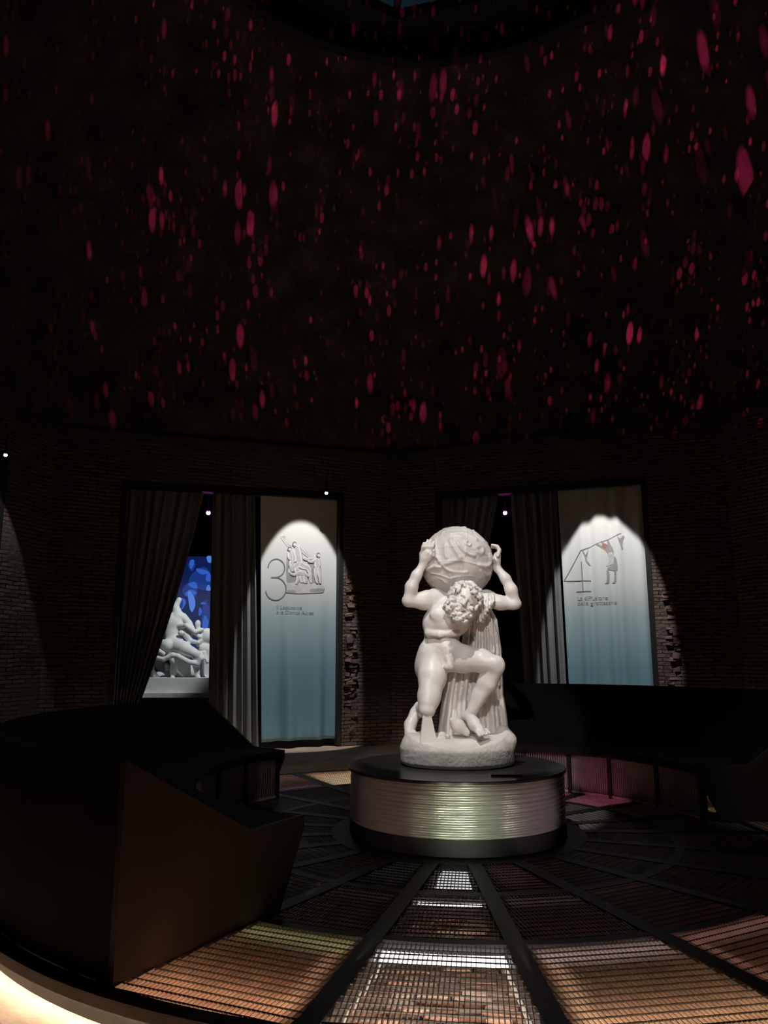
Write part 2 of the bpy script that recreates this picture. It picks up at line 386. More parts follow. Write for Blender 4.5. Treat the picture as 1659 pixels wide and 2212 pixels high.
# small ledge at the springing and drum of the oculus
mb = MB()
for k in range(8):
    a = A0+45*k; h0, h1 = hgt(a), hgt(a+45); F = Face(a)
    P = [F.w(u, d, (h0 if u < 1 else h1)+z) for z in (-0.13, 0.02) for u, d in ((-0.03, -0.07), (F.L+.03, -0.07), (F.L+.03, 0.1), (-0.03, 0.1))]
    mb.box8(P)
struct(mb.build('trim_1', M['vault']))
mb = MB(); mb.sector([(OR-.02, OZ-.05), (OR+.25, OZ-.05), (OR+.25, OZ+.52), (OR-.02, OZ+.52)], 0, 360, 96)
struct(mb.build('trim_2', M['skyframe']))

# octagonal steel skylight over the oculus
sk = thing('skylight', 'dark octagonal steel skylight frame over the round oculus at the top', 'skylight', (CX, CY, 10.75))
va = 8.0-180
mb = MB()
for k in range(8):
    a, b = va+45*k, va+45*(k+1)
    pts = [pol(a, 3.02), pol(b, 3.02), pol(b, 3.5), pol(a, 3.5)]
    mb.box8([(p.x, p.y, 10.66) for p in pts]+[(p.x, p.y, 10.84) for p in pts])
mb.build('ring_frame', M['skyframe'], sk, loc=sk.location)
for k in range(8):
    m2 = MB(); m2.bar(pol(va+45*k, 3.05), pol(va+45*k, 0.18), 0.09, 10.80, 10.94); m2.build('mullion', M['skyframe'], sk, loc=sk.location)
m2 = MB(); m2.lathe([(0, 10.78-10.75), (.26, .03), (.26, .22), (0, .22)], (CX, CY, 10.75), 16); m2.build('hub', M['skyframe'], sk, loc=sk.location)

# dark rooms beyond the openings
mb = MB()
def slab(a, b, c, d, z0, z1): mb.box8([(p[0], p[1], z0) for p in (a, b, c, d)]+[(p[0], p[1], z1) for p in (a, b, c, d)])
for F, dd in ((FL, 5.6), (FR, 4.5), (FLL, 3.5), (FRR, 3.5)):
    q = lambda u, d: F.w(u, d, 0)
    l0, l1 = (0.6, 5.4) if F is not FL else (0.5, 5.5)
    slab(q(l0-.2, .72), q(l0, .72), q(l0, dd), q(l0-.2, dd), PLZ, 5.6)
    slab(q(l1, .72), q(l1+.2, .72), q(l1+.2, dd), q(l1, dd), PLZ, 5.6)
    slab(q(l0-.2, dd), q(l1+.2, dd), q(l1+.2, dd+.2), q(l0-.2, dd+.2), PLZ, 5.6)
    slab(q(l0-.2, .7), q(l1+.2, .7), q(l1+.2, dd+.2), q(l0-.2, dd+.2), 5.6, 5.75)
M['room'] = mat('dark_room_plaster', (0.05, 0.045, 0.045), 0.95, var=0.3, vs=3, bump=.4, bs=10, spec=.1)
struct(mb.build('wall_side_rooms', M['room']))

# black surrounds of the openings
def surround(n, F, op):
    s0, s1, t0, t1 = op; m2 = MB()
    for (a, ta, b, tb) in ((s0, t0, s0+.09, t0), (s1-.09, t1, s1, t1)):
        P = [F.w(u, d, z) for z in (0, 1) for u, d in ((a, -.03), (b, -.03), (b, .12), (a, .12))]
        for i in range(4): P[i].z = PLZ+.02
        for i in range(4, 8): P[i].z = ta
        m2.box8(P)
    P = []
    for dz in (-.12, 0.0):
        for u, d in ((s0, -.03), (s1, -.03), (s1, .12), (s0, .12)): P.append(F.w(u, d, (t0 if u == s0 else t1)+dz))
    m2.box8(P)
    struct(m2.build(n, M['frame']))
surround('trim_3', FL, OPL); surround('trim_4', FR, OPR)
surround('trim_5', FLL, (1.0, 5.0, 4.4, 4.4)); surround('trim_6', FRR, (1.0, 5.0, 4.5, 4.5))

# ------------------------------------------------------------------ curtains and banners
class Cloth:
    def __init__(s, F, tl, tr, bl, br, dep, zt, zb, folds, amp_t, amp_b, seed):
        s.F, s.tl, s.tr, s.bl, s.br, s.dep, s.zt, s.zb = F, tl, tr, bl, br, dep, zt, zb
        s.folds, s.at, s.ab = folds, amp_t, amp_b; s.pw = 2.6 if seed == 5 else 1.7; s.rn = random.Random(seed)
        s.ph = [s.rn.uniform(0, 6.28) for _ in range(4)]
    def d(s, q, t):      # q across 0..1, t 0 top..1 bottom
        A = s.at+(s.ab-s.at)*t**s.pw
        w = q+0.012*math.sin(5*q+3*t+s.ph[2])
        c = math.sin(6.2832*s.folds*w+s.ph[0])+0.4*math.sin(6.2832*s.folds*1.7*w+s.ph[1]+1.3*t)
        return s.dep+A*c
    def pt(s, u, z, off=0.0):   # by wall coordinates
        t = (s.zt-z)/(s.zt-s.zb); l = s.tl+(s.bl-s.tl)*t; r = s.tr+(s.br-s.tr)*t
        return s.F.w(u, s.d((u-l)/(r-l), t)+off, z)
    def build(s, name, m, parent=None, nu=90, nz=70, curve=None):
        V = []; Fc = []; UV = []
        for i in range(nu+1):
            for j in range(nz+1):
                q = i/nu; t = j/nz; l = s.tl+(s.bl-s.tl)*t; r = s.tr+(s.br-s.tr)*t
                if curve: r += curve*math.sin(math.pi*t)
                u = l+(r-l)*q; z = s.zt+(s.zb-s.zt)*t
                V.append(s.F.w(u, s.d(q, t), z)); UV.append((u, z))
        for i in range(nu):
            for j in range(nz):
                b = i*(nz+1)+j; Fc.append((b, b+1, b+nz+2, b+nz+1))
        o = mesh_obj(name, V, Fc, m, parent, True, UV)
        md = o.modifiers.new('cloth', 'SOLIDIFY'); md.thickness = 0.004; md.offset = 0
        return o
def edges(F, pt, pb, zt, zb, dep):   # edge through two measured pixels -> u at zt and zb
    (u0, z0), (u1, z1) = on_face(F, *pt, dep), on_face(F, *pb, dep)
    k = (u1-u0)/(z1-z0); return u0+k*(zt-z0), u0+k*(zb-z0)
D = 0.10; ZT = 4.34; ZTR = 4.42
a = edges(FL, (262, 1065), (238, 1530), ZT, -.1, D); b = edges(FL, (442, 1065), (303, 1500), ZT, -.1, D)
c1 = Cloth(FL, a[0]+.08, b[0], a[1]+.08, b[1], D+.10, ZT, -0.12, 9, .035, .06, 1)
t = thing('curtain', 'dark left-hand curtain swept aside at the left opening, beside the white sculpture group', 'curtain')
c1.build('cloth', M['curtain'], t, curve=0.10)
a = edges(FL, (462, 1065), (453, 1500), ZT, -.1, D); b = edges(FL, (552, 1065), (562, 1600), ZT, -.1, D)
c2 = Cloth(FL, a[0], b[0], a[1], b[1], D+.06, ZT, -0.12, 6, .05, .06, 2)
t = thing('curtain', 'grey pleated curtain hanging between the sculpture gap and the banner numbered 3', 'curtain')
c2.build('cloth', M['curtain'], t)
a = edges(FL, (563, 1070), (563, 1598), ZT, 0.0, D); b = edges(FL, (735, 1090), (737, 1590), ZT, 0.0, D)
c3 = Cloth(FL, a[0], b[0], a[1], b[1], D, ZT, -0.02, 3.2, .001, .055, 5)
ban3 = thing('banner', 'white to blue hanging banner with thin numeral 3 and a sculpture print', 'banner')
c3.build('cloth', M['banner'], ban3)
a = edges(FR, (945, 1065), (940, 1500), ZTR, -.1, D); b = edges(FR, (1076, 1065), (985, 1500), ZTR, -.1, D)
c4 = Cloth(FR, a[0]+.03, b[0], a[1]+.03, b[1], D+.10, ZTR, -0.12, 7, .035, .06, 8)
t = thing('curtain', 'dark curtain swept aside behind the globe of the marble statue', 'curtain')
c4.build('cloth', M['curtain'], t)
a = edges(FR, (1100, 1065), (1130, 1476), ZTR, -.1, D); b = edges(FR, (1200, 1060), (1222, 1476), ZTR, -.1, D)
c5 = Cloth(FR, a[0], b[0], a[1], b[1], D+.06, ZTR, -0.12, 5, .055, .06, 4)
t = thing('curtain', 'dark pleated curtain between the statue and the banner numbered 4', 'curtain')
c5.build('cloth', M['curtain'], t)
a = edges(FR, (1205, 1060), (1229, 1476), ZTR, 0.0, D); b = edges(FR, (1391, 1050), (1417, 1476), ZTR, 0.0, D)
c6 = Cloth(FR, a[0], b[0], a[1], b[1], D, ZTR, -0.05, 4.3, .016, .035, 6)
ban4 = thing('banner', 'white to blue hanging banner with numeral 4 and acrobat print, on the right', 'banner')
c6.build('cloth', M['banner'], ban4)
c7 = Cloth(FLL, 3.3, 4.85, 3.3, 4.85, D, 4.3, -.02, 4, .01, .03, 9)
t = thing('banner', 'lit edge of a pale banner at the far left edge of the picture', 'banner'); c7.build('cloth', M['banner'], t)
c8 = Cloth(FLL, 1.1, 3.3, 1.1, 3.3, D+.08, 4.3, -.1, 8, .04, .05, 9)
t = thing('curtain', 'dark pleated curtain filling the side opening at the far left edge', 'curtain'); c8.build('cloth', M['curtain'], t)
c9 = Cloth(FRR, 1.1, 4.9, 1.1, 4.9, D+.08, 4.4, -.1, 14, .04, .05, 9)
t = thing('curtain', 'dark pleated curtain filling the side opening at the far right edge', 'curtain'); c9.build('cloth', M['curtain'], t)

# prints, laid on the cloth
def print_poly(C, F, pts, name, m, parent, off):
    if name != 'plinth_print':
        for _ in range(2):
            pts = [w_ for a, b in zip(pts, pts[1:]+pts[:1]) for w_ in ((a[0]*.8+b[0]*.2, a[1]*.8+b[1]*.2), (a[0]*.2+b[0]*.8, a[1]*.2+b[1]*.8))]
    bm = bmesh.new(); vs = [bm.verts.new((*on_face(F, x, y, D), 0)) for x, y in pts]; bm.faces.new(vs)
    bmesh.ops.triangulate(bm, faces=bm.faces)
    for _ in range(3):
        L_ = [e for e in bm.edges if e.calc_length() > .05]
        if L_: bmesh.ops.subdivide_edges(bm, edges=L_, cuts=1); bmesh.ops.triangulate(bm, faces=bm.faces)
    for v in bm.verts: v.co = C.pt(v.co.x, v.co.y, -off)
    me = bpy.data.meshes.new(name); bm.to_mesh(me); bm.free(); me.materials.append(m)
    return link(bpy.data.objects.new(name, me), parent)
def stroke(C, F, pts, wpx):
    V = []; Fc = []
    dn = []
    for a, b in zip(pts[:-1], pts[1:]):
        m_ = max(1, int(math.hypot(b[0]-a[0], b[1]-a[1])/2.5)); dn += [(a[0]+(b[0]-a[0])*i/m_, a[1]+(b[1]-a[1])*i/m_) for i in range(m_)]
    pts = dn+[pts[-1]]; n = len(pts)
    for i, (x, y) in enumerate(pts):
        x0, y0 = pts[max(i-1, 0)]; x1, y1 = pts[min(i+1, n-1)]; dx, dy = x1-x0, y1-y0; L = math.hypot(dx, dy) or 1
        nx, ny = -dy/L*wpx/2, dx/L*wpx/2
        for s_ in (-1, 1): V.append(C.pt(*on_face(F, x+nx*s_, y+ny*s_, D), -0.007))
    for i in range(n-1): Fc.append((2*i, 2*i+1, 2*i+3, 2*i+2))
    return V, Fc
def strokes(C, F, name, m, parent, lines, wpx):
    V = []; Fc = []
    for l in lines:
        v, f = stroke(C, F, l, wpx); b = len(V); V += v; Fc += [tuple(b+i for i in q) for q in f]
    return mesh_obj(name, V, Fc, m, parent)
def arc(cx, cy, rx, ry, a0, a1, n=26): return [(cx+rx*math.cos(R(a0+(a1-a0)*i/n)), cy+ry*math.sin(R(a0+(a1-a0)*i/n))) for i in range(n+1)]
q3 = lambda x, y: (560+x*180/1659, 1130+y*220/2028)
q4 = lambda x, y: (1180+x*280/1318, 1030+y*470/2212)
up = arc(340, 895, 165, 180, -178, 80); up = [(185, 880)]+up+[(330, 1083), (235, 1085)]
lo = [(330, 1083)]+arc(325, 1310, 205, 225, -80, 165)+[(140, 1350)]
strokes(c3, FL, 'numeral', M['print'], ban3, [[q3(*p) for p in up], [q3(*p) for p in lo]], 2.3)
strokes(c6, FR, 'numeral', M['print'], ban4, [[q4(430, 720), q4(350, 752), q4(182, 1062), q4(455, 1056)], [q4(358, 862), q4(376, 1165)], [q4(305, 1170), q4(455, 1163)]], 1.9)
def pp(Cl, F, q, pts, m, parent, off=.009, name='figure_print'): return print_poly(Cl, F, [q(*p) for p in pts], name, m, parent, off)
# sculpture print of the left banner: a plain grey group of draped figures on a low plinth
def limb(pts, ws, dx=0, dy=0):
    Lf, Rt = [], []
    n = len(pts)
    for i, (x, y) in enumerate(pts):
        x0, y0 = pts[max(i-1, 0)]; x1, y1 = pts[min(i+1, n-1)]; l = math.hypot(x1-x0, y1-y0); nx, ny = -(y1-y0)/l*ws[i], (x1-x0)/l*ws[i]
        Lf.append((x+nx+dx, y+ny+dy)); Rt.append((x-nx+dx, y-ny+dy))
    return Lf+Rt[::-1]
def disc(x, y, r, k=1.2): return [(x+r*math.cos(a*.785), y+r*k*math.sin(a*.785)) for a in range(8)]
back = [('print_m', [(545,640),(600,700),(740,880),(760,1100),(740,1210),(545,1210),(530,1000)]), ('print_m', [(900,820),(1080,760),(1230,800),(1235,1210),(1010,1210),(950,1050)]),
        ('print_l', [(530,1200),(760,1170),(1000,1190),(1260,1220),(1300,1290),(1290,1385),(1000,1400),(740,1400),(520,1380),(515,1260)]),
        ('print_m', [(550,1335),(690,1320),(750,1395),(560,1392)]), ('print_m', [(1000,1310),(1285,1300),(1275,1375),(990,1385)])]
limbs = [([(430,250),(480,320),(560,410),(650,480)], [18,26,34,44]), ([(425,262),(470,240),(500,285)], [10,16,14]),
         ([(770,470),(860,540),(940,620),(1030,700)], [46,40,30,20]), ([(720,450),(745,560),(770,680),(790,800)], [70,88,78,76]),
         ([(790,800),(700,850),(620,930),(590,990)], [74,62,44,26]), ([(800,800),(880,850),(970,880),(1010,980)], [74,64,52,36]),
         ([(1010,980),(1010,1080),(1030,1190)], [34,28,20]), ([(740,900),(770,1010),(770,1120),(720,1210)], [62,40,30,20]),
         ([(820,930),(840,1060),(850,1180)], [34,40,34]), ([(890,940),(905,1060),(920,1190)], [34,36,34]),
         ([(600,560),(610,640),(640,720)], [44,60,52]), ([(650,700),(700,760),(740,740)], [28,22,18]), ([(640,740),(620,850),(660,960)], [46,34,20]),
         ([(610,1000),(690,1030),(760,980),(850,960),(930,1020),(990,1060)], [16,22,24,24,22,14]), ([(870,690),(940,720),(1060,700)], [20,24,18]),
         ([(1130,700),(1150,790),(1140,890)], [52,62,50]), ([(1100,730),(1040,770),(960,750)], [26,20,16]), ([(1125,890),(1110,1040),(1150,1200)], [42,30,18]), ([(1170,890),(1195,1050),(1205,1200)], [40,28,18])]
heads = [(700,425,40), (600,520,34), (1175,640,36)]
LAY = list(back)
for p_, w_ in limbs: LAY += [('print_m', limb(p_, [v+7 for v in w_], 7, 9)), ('print_w', limb(p_, w_)), ('print_l', limb(p_, [v*.45 for v in w_], 9, 9))]
for x, y, r_ in heads: LAY += [('print', disc(x-4, y-5, r_+5)), ('print_w', disc(x+4, y+6, r_*.8)), ('print_m', disc(x-2, y+r_, r_*.45))]
for i, (mk, pts) in enumerate(LAY): pp(c3, FL, q3, pts, M[mk], ban3, .0036+.00020*i)
strokes(c3, FL, 'plinth_line', M['print'], ban3, [[q3(520, 1385), q3(760, 1405), q3(1150, 1395), q3(1270, 1380), q3(1300, 1300)]], 1.6)
P4 = [
 ('print_m', [(548,648),(562,650),(590,672),(600,700),(625,690),(612,640),(635,630),(640,660),(680,730),(690,800),(650,830),(610,760),(570,730),(495,690),(500,680),(545,690),(575,705)]),
 ('print_r', [(572,680),(615,680),(620,720),(590,735),(568,715)]),
 ('print_l', [(620,770),(680,760),(700,860),(650,900),(600,915),(645,850)]),
 ('print_m', [(685,800),(715,830),(730,930),(722,962),(630,945),(620,925),(660,900),(690,850)]),
 ('print_m', [(612,940),(636,945),(644,1000),(640,1085),(590,1090),(618,1070)]), ('print_m', [(690,955),(715,955),(712,1080),(665,1082),(690,1060)]),
 ('print_m', [(365,755),(385,760),(400,800),(425,740),(430,725),(420,800),(408,840),(455,900),(440,905),(400,860),(390,800)]),
 ('print_m', [(715,590),(735,620),(760,630),(770,598),(798,600),(780,640),(772,680),(780,730),(765,745),(755,690),(735,650)])]
for i, (mk, pts) in enumerate(P4): pp(c6, FR, q4, pts, M[mk], ban4, .0045+.0006*i)
strokes(c6, FR, 'pole_print', M['print_m'], ban4, [[q4(360, 755), q4(430, 720), q4(500, 685), q4(620, 640), q4(745, 580)], [q4(715, 590), q4(760, 575)]], 1.2)
def textm(Cl, F, lines, parent, px, py, hpx, dy):
    for i, s in enumerate(lines):
        cu = bpy.data.curves.new('caption', 'FONT'); cu.body = s; cu.size = 1
        o = bpy.data.objects.new('caption', cu); COL.objects.link(o); bpy.context.view_layer.update()
        me = bpy.data.meshes.new_from_object(o.evaluated_get(bpy.context.evaluated_depsgraph_get())); bpy.data.objects.remove(o)
        u0, z0 = on_face(F, px, py+dy*i, D); sz = hpx/118.0
        for v in me.vertices:
            v.co = Cl.pt(u0+v.co.x*sz, z0+v.co.y*sz, -.006)
        me.materials.clear(); me.materials.append(M['text']); stuff(link(bpy.data.objects.new('caption', me), parent))
textm(c3, FL, ['Il Laocoonte', 'e la Domus Aurea'], ban3, 597, 1315, 11.3, 11)
textm(c6, FR, ['La diffusione', 'delle grottesche'], ban4, 1247, 1297, 12.2, 10.5)

# ------------------------------------------------------------------ lamps
def lamp(name, loc, aim, label, glow, rad, cat='spotlight'):
    t = thing(name, label, cat, loc); d = (Vector(aim)-Vector(loc)).normalized(); q = d.to_track_quat('Z', 'Y').to_matrix()
    def put(mb_): mb_.v = [tuple(q @ Vector(v)) for v in mb_.v]; return mb_
    m2 = MB(); m2.lathe([(0, -.2), (rad*.9, -.2), (rad*1.25, -.16), (rad*1.3, 0), (rad*1.05, 0), (rad*1.05, -.02)], (0, 0, 0), 20); put(m2).build('housing', M['lamp_body'], t, True)
    m2 = MB(); m2.lathe([(0, -.012), (rad, -.012)], (0, 0, 0), 20); put(m2).build('lens', glow, t)
    m2 = MB(); m2.tube([(0, 0, 0.02), (0, 0, .14), (0, .02, .3)], .012); m2.build('bracket', M['lamp_body'], t)
    return t
p = FL.w(*[0], 0, 0)
u, z = on_face(FL, 705, 1065, -.35); lamp('ceiling_spotlight', FL.w(u, -.35, z), (0, 0, 2), 'tiny white spotlight at the head of the banner numbered 3', M['lamp_white'], .028)
u, z = on_face(FLL, 12, 983, -.35); lamp('ceiling_spotlight', FLL.w(u, -.35, z), (0, 0, 2), 'tiny white spotlight high on the wall at the far left edge', M['lamp_white'], .024)
lamp('projector_lamp', at_depth(450, 1108, 14.6), (0, 0, 1.5), 'glowing purple lamp in the curtain gap above the white sculpture group', M['lamp_purple'], .040, 'lamp')
lamp('projector_lamp', at_depth(1091, 1108, 15.3), (0, 0, 1.5), 'glowing purple lamp in the curtain gap right of the marble globe', M['lamp_purple'], .040, 'lamp')
for loc in (at_depth(450, 1108, 14.4), at_depth(1091, 1108, 15.1)):
    l = bpy.data.lights.new('purple_light', 'POINT'); l.energy = 2.2; l.color = (.85, .12, .75); l.shadow_soft_size = .04
    o = bpy.data.objects.new('purple_light', l); COL.objects.link(o); o.location = loc

# ------------------------------------------------------------------ platform with gratings
BE = [-31.4, -15.0, 1.25, 19.0, 37.0]
st = (360-68.4)/17.0
BE = BE + [37.0+st*i for i in range(1, 17)]       # 21 radial beams
pf = thing('circular_platform', 'low round dark platform of radial steel gratings lit from below, around the pedestal', 'platform', (CX, CY, 0))
PL = pf.location
def led(c, s): return emis('led_%d' % len(bpy.data.materials), c, s)
mb = MB(); mb.sector([(3.548, -.05), (3.64, -.05), (3.64, 0), (3.548, 0)], 0, 360, 144); mb.build('rim', M['rim'], pf, loc=PL)
mb = MB(); mb.sector([(3.50, -.26), (3.565, -.26), (3.565, -.05), (3.50, -.05)], 0, 360, 144); mb.build('rim_support', M['frame'], pf, loc=PL)
mb = MB(); mb.sector([(3.566, -.070), (3.576, -.070), (3.576, -.052), (3.566, -.052)], 0, 360, 144); mb.build('rim_light_strip', M['rimled'], pf, loc=PL)
for r0, r1 in ((0.85, 1.05), (1.70, 1.77), (2.50, 2.565)):
    mb = MB(); mb.sector([(r0, -.06), (r1, -.06), (r1, 0.001), (r0, 0.001)], 0, 360, 96); mb.build('ring_beam', M['steel'], pf, loc=PL)
RINGS = [(1.05, 1.70), (1.77, 2.50), (2.565, 3.545)]
# colour and brightness of the light strips below each sector, by sector middle angle
SEC = {0: ((.80, .86, .40), .55, .10, (1, .50, .28), 1.0), 1: ((1, .99, .93), 1.25, .95, (1, .80, .63), 1.8),
       2: ((1, .74, .74), .60, .30, (1, .60, .35), 1.0), 3: ((1, .50, .46), .50, .16, (1, .5, .36), .7)}
for i in range(21):
    a0 = BE[i]; a1 = BE[(i+1) % 21]+(360 if i == 20 else 0); am = (a0+a1)/2
    mb = MB(); mb.bar(pol(a0, 1.04), pol(a0, 3.55), .098, -.12, .003); mb.build('radial_beam', M['steel'], pf, loc=PL)
    if i in SEC: c, s1, s2, oc, os_ = SEC[i]
    else:
        far = (am % 360)
        if 185 < far < 215: c, s1, s2, oc, os_ = (1, .85, .50), 3.0, .3, (1, .6, .4), 1.2
        elif 120 < far < 150: c, s1, s2, oc, os_ = (1, .32, .55), 1.6, .5, (1, .4, .5), 1.0
        elif 100 < far <= 120: c, s1, s2, oc, os_ = (1, .75, .4), .5, .15, (1, .6, .4), .4
        elif 215 <= far < 250: c, s1, s2, oc, os_ = (.8, .35, .8), .5, .2, (1, .5, .4), .4
        else: c, s1, s2, oc, os_ = (1, .7, .5), .06, .03, (1, .6, .4), .06
    # light strips just below the bars, and a warm one at the outer end
    w1 = (a1-a0)/2
    def flat_strip(r0, r1, da, z, m_, nm='light_strip'):
        m3 = MB(); m3.sector([(r0, z-.006), (r1, z-.006), (r1, z), (r0, z)], am-da, am+da, 6); return m3.build(nm, m_, pf, loc=PL)
    s1 *= 3.6; s2 *= 2.8; os_ *= 9.0
    mled = led(c, s1)
    flat_strip(2.585, 2.71, w1-1.4, -.045, mled)
    flat_strip(1.76, 1.80, w1-1.9, -.045, led(c, s2))
    m3 = MB(); m3.sector([(3.455, -.20), (3.465, -.20), (3.465, -.07), (3.455, -.07)], am-w1+1.4, am+w1-1.4, 6); m3.build('warm_light_strip', led(oc, os_*3.2), pf, loc=PL)
    if i == 1:
        m3 = MB(); m3.sector([(1.07, -.05), (1.46, -.05), (1.46, -.044), (1.07, -.044)], am-4.2, am+5.2, 6); m3.build('light_panel', led((.86, .83, .90), .8), pf, loc=PL)
    if 185 < am % 360 < 215: flat_strip(2.72, 3.35, w1-2, -.045, led((1, .80, .48), 9), 'light_panel')
    if 120 < am % 360 < 150: flat_strip(1.80, 2.3, w1-2, -.045, led((.9, .22, .38), 2.6), 'light_panel')
    if i == 2:
        m3 = MB(); m3.sector([(1.07, -.05), (1.5, -.05), (1.5, -.044), (1.07, -.044)], am-5, am+5, 6); m3.build('light_panel', led((.75, .22, .36), .22), pf, loc=PL)
    if i == 0:
        m3 = MB(); m3.sector([(1.07, -.05), (1.5, -.05), (1.5, -.044), (1.07, -.044)], am-5, am+5, 6); m3.build('light_panel', led((.5, .5, .6), .10), pf, loc=PL)
    # gratings: bearing bars along the sector, thin cross rods
    d = Vector((math.sin(R(am)), -math.cos(R(am)))); n = Vector((math.cos(R(am)), math.sin(R(am))))
    for (r0, r1) in RINGS:
        mg = MB(); half = math.tan(R(w1)); rodf = []
        nb = int(half*r1/.0232)+1
        for k in range(-nb, nb+1):
            off = k*.0232; lo_ = max(r0, (abs(off)+.055)/half)
            hi = math.sqrt(max(r1*r1-off*off, 0))
            if hi-lo_ < .04: continue
            p0 = Vector((CX, CY))+d*lo_+n*off; p1 = Vector((CX, CY))+d*hi+n*off
            mg.bar(p0, p1, .0032, -.030, -.001)
        r = r0+.03
        while r < r1:
            hw = half*r-.05
            if hw > .02: rodf.append(len(mg.f)); mg.bar(Vector((CX, CY))+d*r-n*hw, Vector((CX, CY))+d*r+n*hw, .005, -.006, 0)
            r += .062
        og = stuff(mg.build('grating', M['grate'] if i == 1 else M['gratelight'], pf, loc=PL)); og.data.materials.append(M['steel'])
        ix = np.zeros(len(og.data.polygons), np.int32); ix[rodf[0]:] = 1; og.data.polygons.foreach_set('material_index', ix)
    if i in SEC:     # light strips running along both beams of the outer field
        for sd, aa in ((1, a0), (-1, a1)):
            q_ = Vector((math.cos(R(aa)), math.sin(R(aa))))*(.062*sd)
            A_, B_ = pol(aa, 2.60).xy+q_, pol(aa, 3.44).xy+q_
            m3 = MB(); m3.bar(A_, B_, .008, -.115, -.085); m3.build('side_light_strip', led(*((1, .80, .62), .55) if i == 1 else (oc, 5.0)), pf, loc=PL)

# old bricks laid bare below the gratings in front of the pedestal
BM = []
for k in range(5):
    bm = bmesh.new(); bmesh.ops.create_cube(bm, size=1)
    for v in bm.verts: v.co += Vector([random.uniform(-.10, .10) for _ in range(3)])
    bmesh.ops.bevel(bm, geom=list(bm.edges), offset=.09, segments=1, affect='EDGES')
    me = bpy.data.meshes.new('brick'); bm.to_mesh(me); bm.free(); me.materials.append(M[('brick', 'brick2', 'brick', 'brick3', 'brick2')[k]]); BM.append(me)
am = (BE[1]+BE[2])/2; d = Vector((math.sin(R(am)), -math.cos(R(am)))); n = Vector((math.cos(R(am)), math.sin(R(am))))
nb = 0; r = 1.5
while r < 3.46 and nb < 290:
    hw = math.tan(R(8.8))*r+.05; x = -hw+random.uniform(0, .05); rowh = random.uniform(.038, .055)
    while x < hw:
        w_ = random.uniform(.10, .22)
        if random.random() > .05:
            o = bpy.data.objects.new('brick', random.choice(BM)); COL.objects.link(o); o.parent = fl
            p = Vector((CX, CY))+d*(r+random.uniform(-.006, .006))+n*(x+w_/2)
            o.location = (p.x, p.y, -.252+random.uniform(-.012, .016)); o.scale = (w_*.97, rowh*.98, .05)
            o.rotation_euler = (random.uniform(-.06, .06), random.uniform(-.05, .05), R(am)+random.uniform(-.04, .04)); nb += 1
        x += w_+.006
    r += rowh+.004

# ------------------------------------------------------------------ pedestal
pd = thing('pedestal', 'round metallic pedestal under the marble statue at the centre of the gratings', 'pedestal', (CX, CY, 0))
mb = MB(); mb.lathe([(.88, .045)]+[(.886+.0035*math.cos(i*math.pi/3), .05+.0055*i) for i in range(83)]+[(.88, .50)], (0, 0, 0), 128); o = mb.build('drum_side', M['drum'], pd, True)
mb = MB(); mb.lathe([(0, PZ), (.900, PZ), (.906, PZ-.005), (.906, PZ-.022), (.885, PZ-.024)], (0, 0, 0), 128); mb.build('top_disc', M['drumtop'], pd)
mb = MB(); mb.lathe([(.86, .003), (.893, .003), (.893, .12), (.88, .125)], (0, 0, 0), 96); mb.build('base_band', M['frame'], pd)
mb = MB(); a = at_depth(1098, 1669, 6.12); mb.box(a.x-CX-.13, a.x-CX+.10, a.y-CY-.03, a.y-CY+.03, PZ, PZ+.014); mb.build('plaque', M['frame'], pd)

# ------------------------------------------------------------------ curved lounges
def lounge(label, a0, a1, ht, posts):
    t = thing('curved_lounge', label, 'bench', (CX, CY, 0)); L = t.location; sgn = 1 if a1 > a0 else -1
    n = max(6, int(abs(a1-a0)/2.5))
    e = 0.6*sgn
    body = [(3.50, ht-.02), (3.50, ht-.10), (2.60, .36), (2.20, .36), (2.20, .45), (2.62, .462)]
    cush = [(3.515, ht), (3.515, ht-.07), (2.62, .40), (2.16, .40), (2.15, .42), (2.15, .465), (2.17, .475), (2.60, .475), (2.68, .50)]
    mb = MB(); mb.sector(cush, a0+e, a1-e, n); mb.build('reclining_seat', M['lounge'], t, loc=L)
    k = 7; stp = (a1-a0)/k
    for i in range(k):
        mb = MB(); mb.sector([(3.52, .005), (3.545, .005), (3.545, ht), (3.52, ht)], a0+stp*i+.06*sgn, a0+stp*(i+1)-.06*sgn, 8); mb.build('back_panel', M['shell'], t, loc=L)
    prof = [(3.545, .004), (3.545, ht+.006), (2.70, .515), (2.62, .482), (2.15, .482), (2.15, .40), (2.36, .004)]
    for a, s_ in ((a0, 1), (a1, -1)):
        mb = MB(); pts0 = [pol(a, r, z) for r, z in prof]; b = a+s_*sgn*.55; pts1 = [pol(b, r, z) for r, z in prof]; m_ = len(prof)
        mb.v = [tuple(p) for p in pts0+pts1]; mb.f = [tuple(range(m_)), tuple(reversed(range(m_, 2*m_)))]+[(i, (i+1) % m_, m_+(i+1) % m_, m_+i) for i in range(m_)]
        mb.build('end_panel', M['lounge_side'], t, loc=L)
    for i, a in enumerate(posts):
        mb = MB(); mb.sector([(2.20, .005), (2.26, .005), (2.26, .40), (2.20, .40)], a-.5, a+.5, 1); mb.build('post', M['frame'], t, loc=L)
    for a, b in zip(posts[:-1], posts[1:]):
        mb = MB(); m = int(abs(b-a)/.62)
        for j in range(1, m):
            c = a+(b-a)*j/m; p = pol(c, 2.22); q = pol(c, 2.25)
            mb.bar(p, q, .007, .03, .40)
        mb.sector([(2.205, .015), (2.23, .015), (2.23, .035), (2.205, .035)], a, b, 5)
        stuff(mb.build('front_grille', M['gratelight'], t, loc=L))
    return t
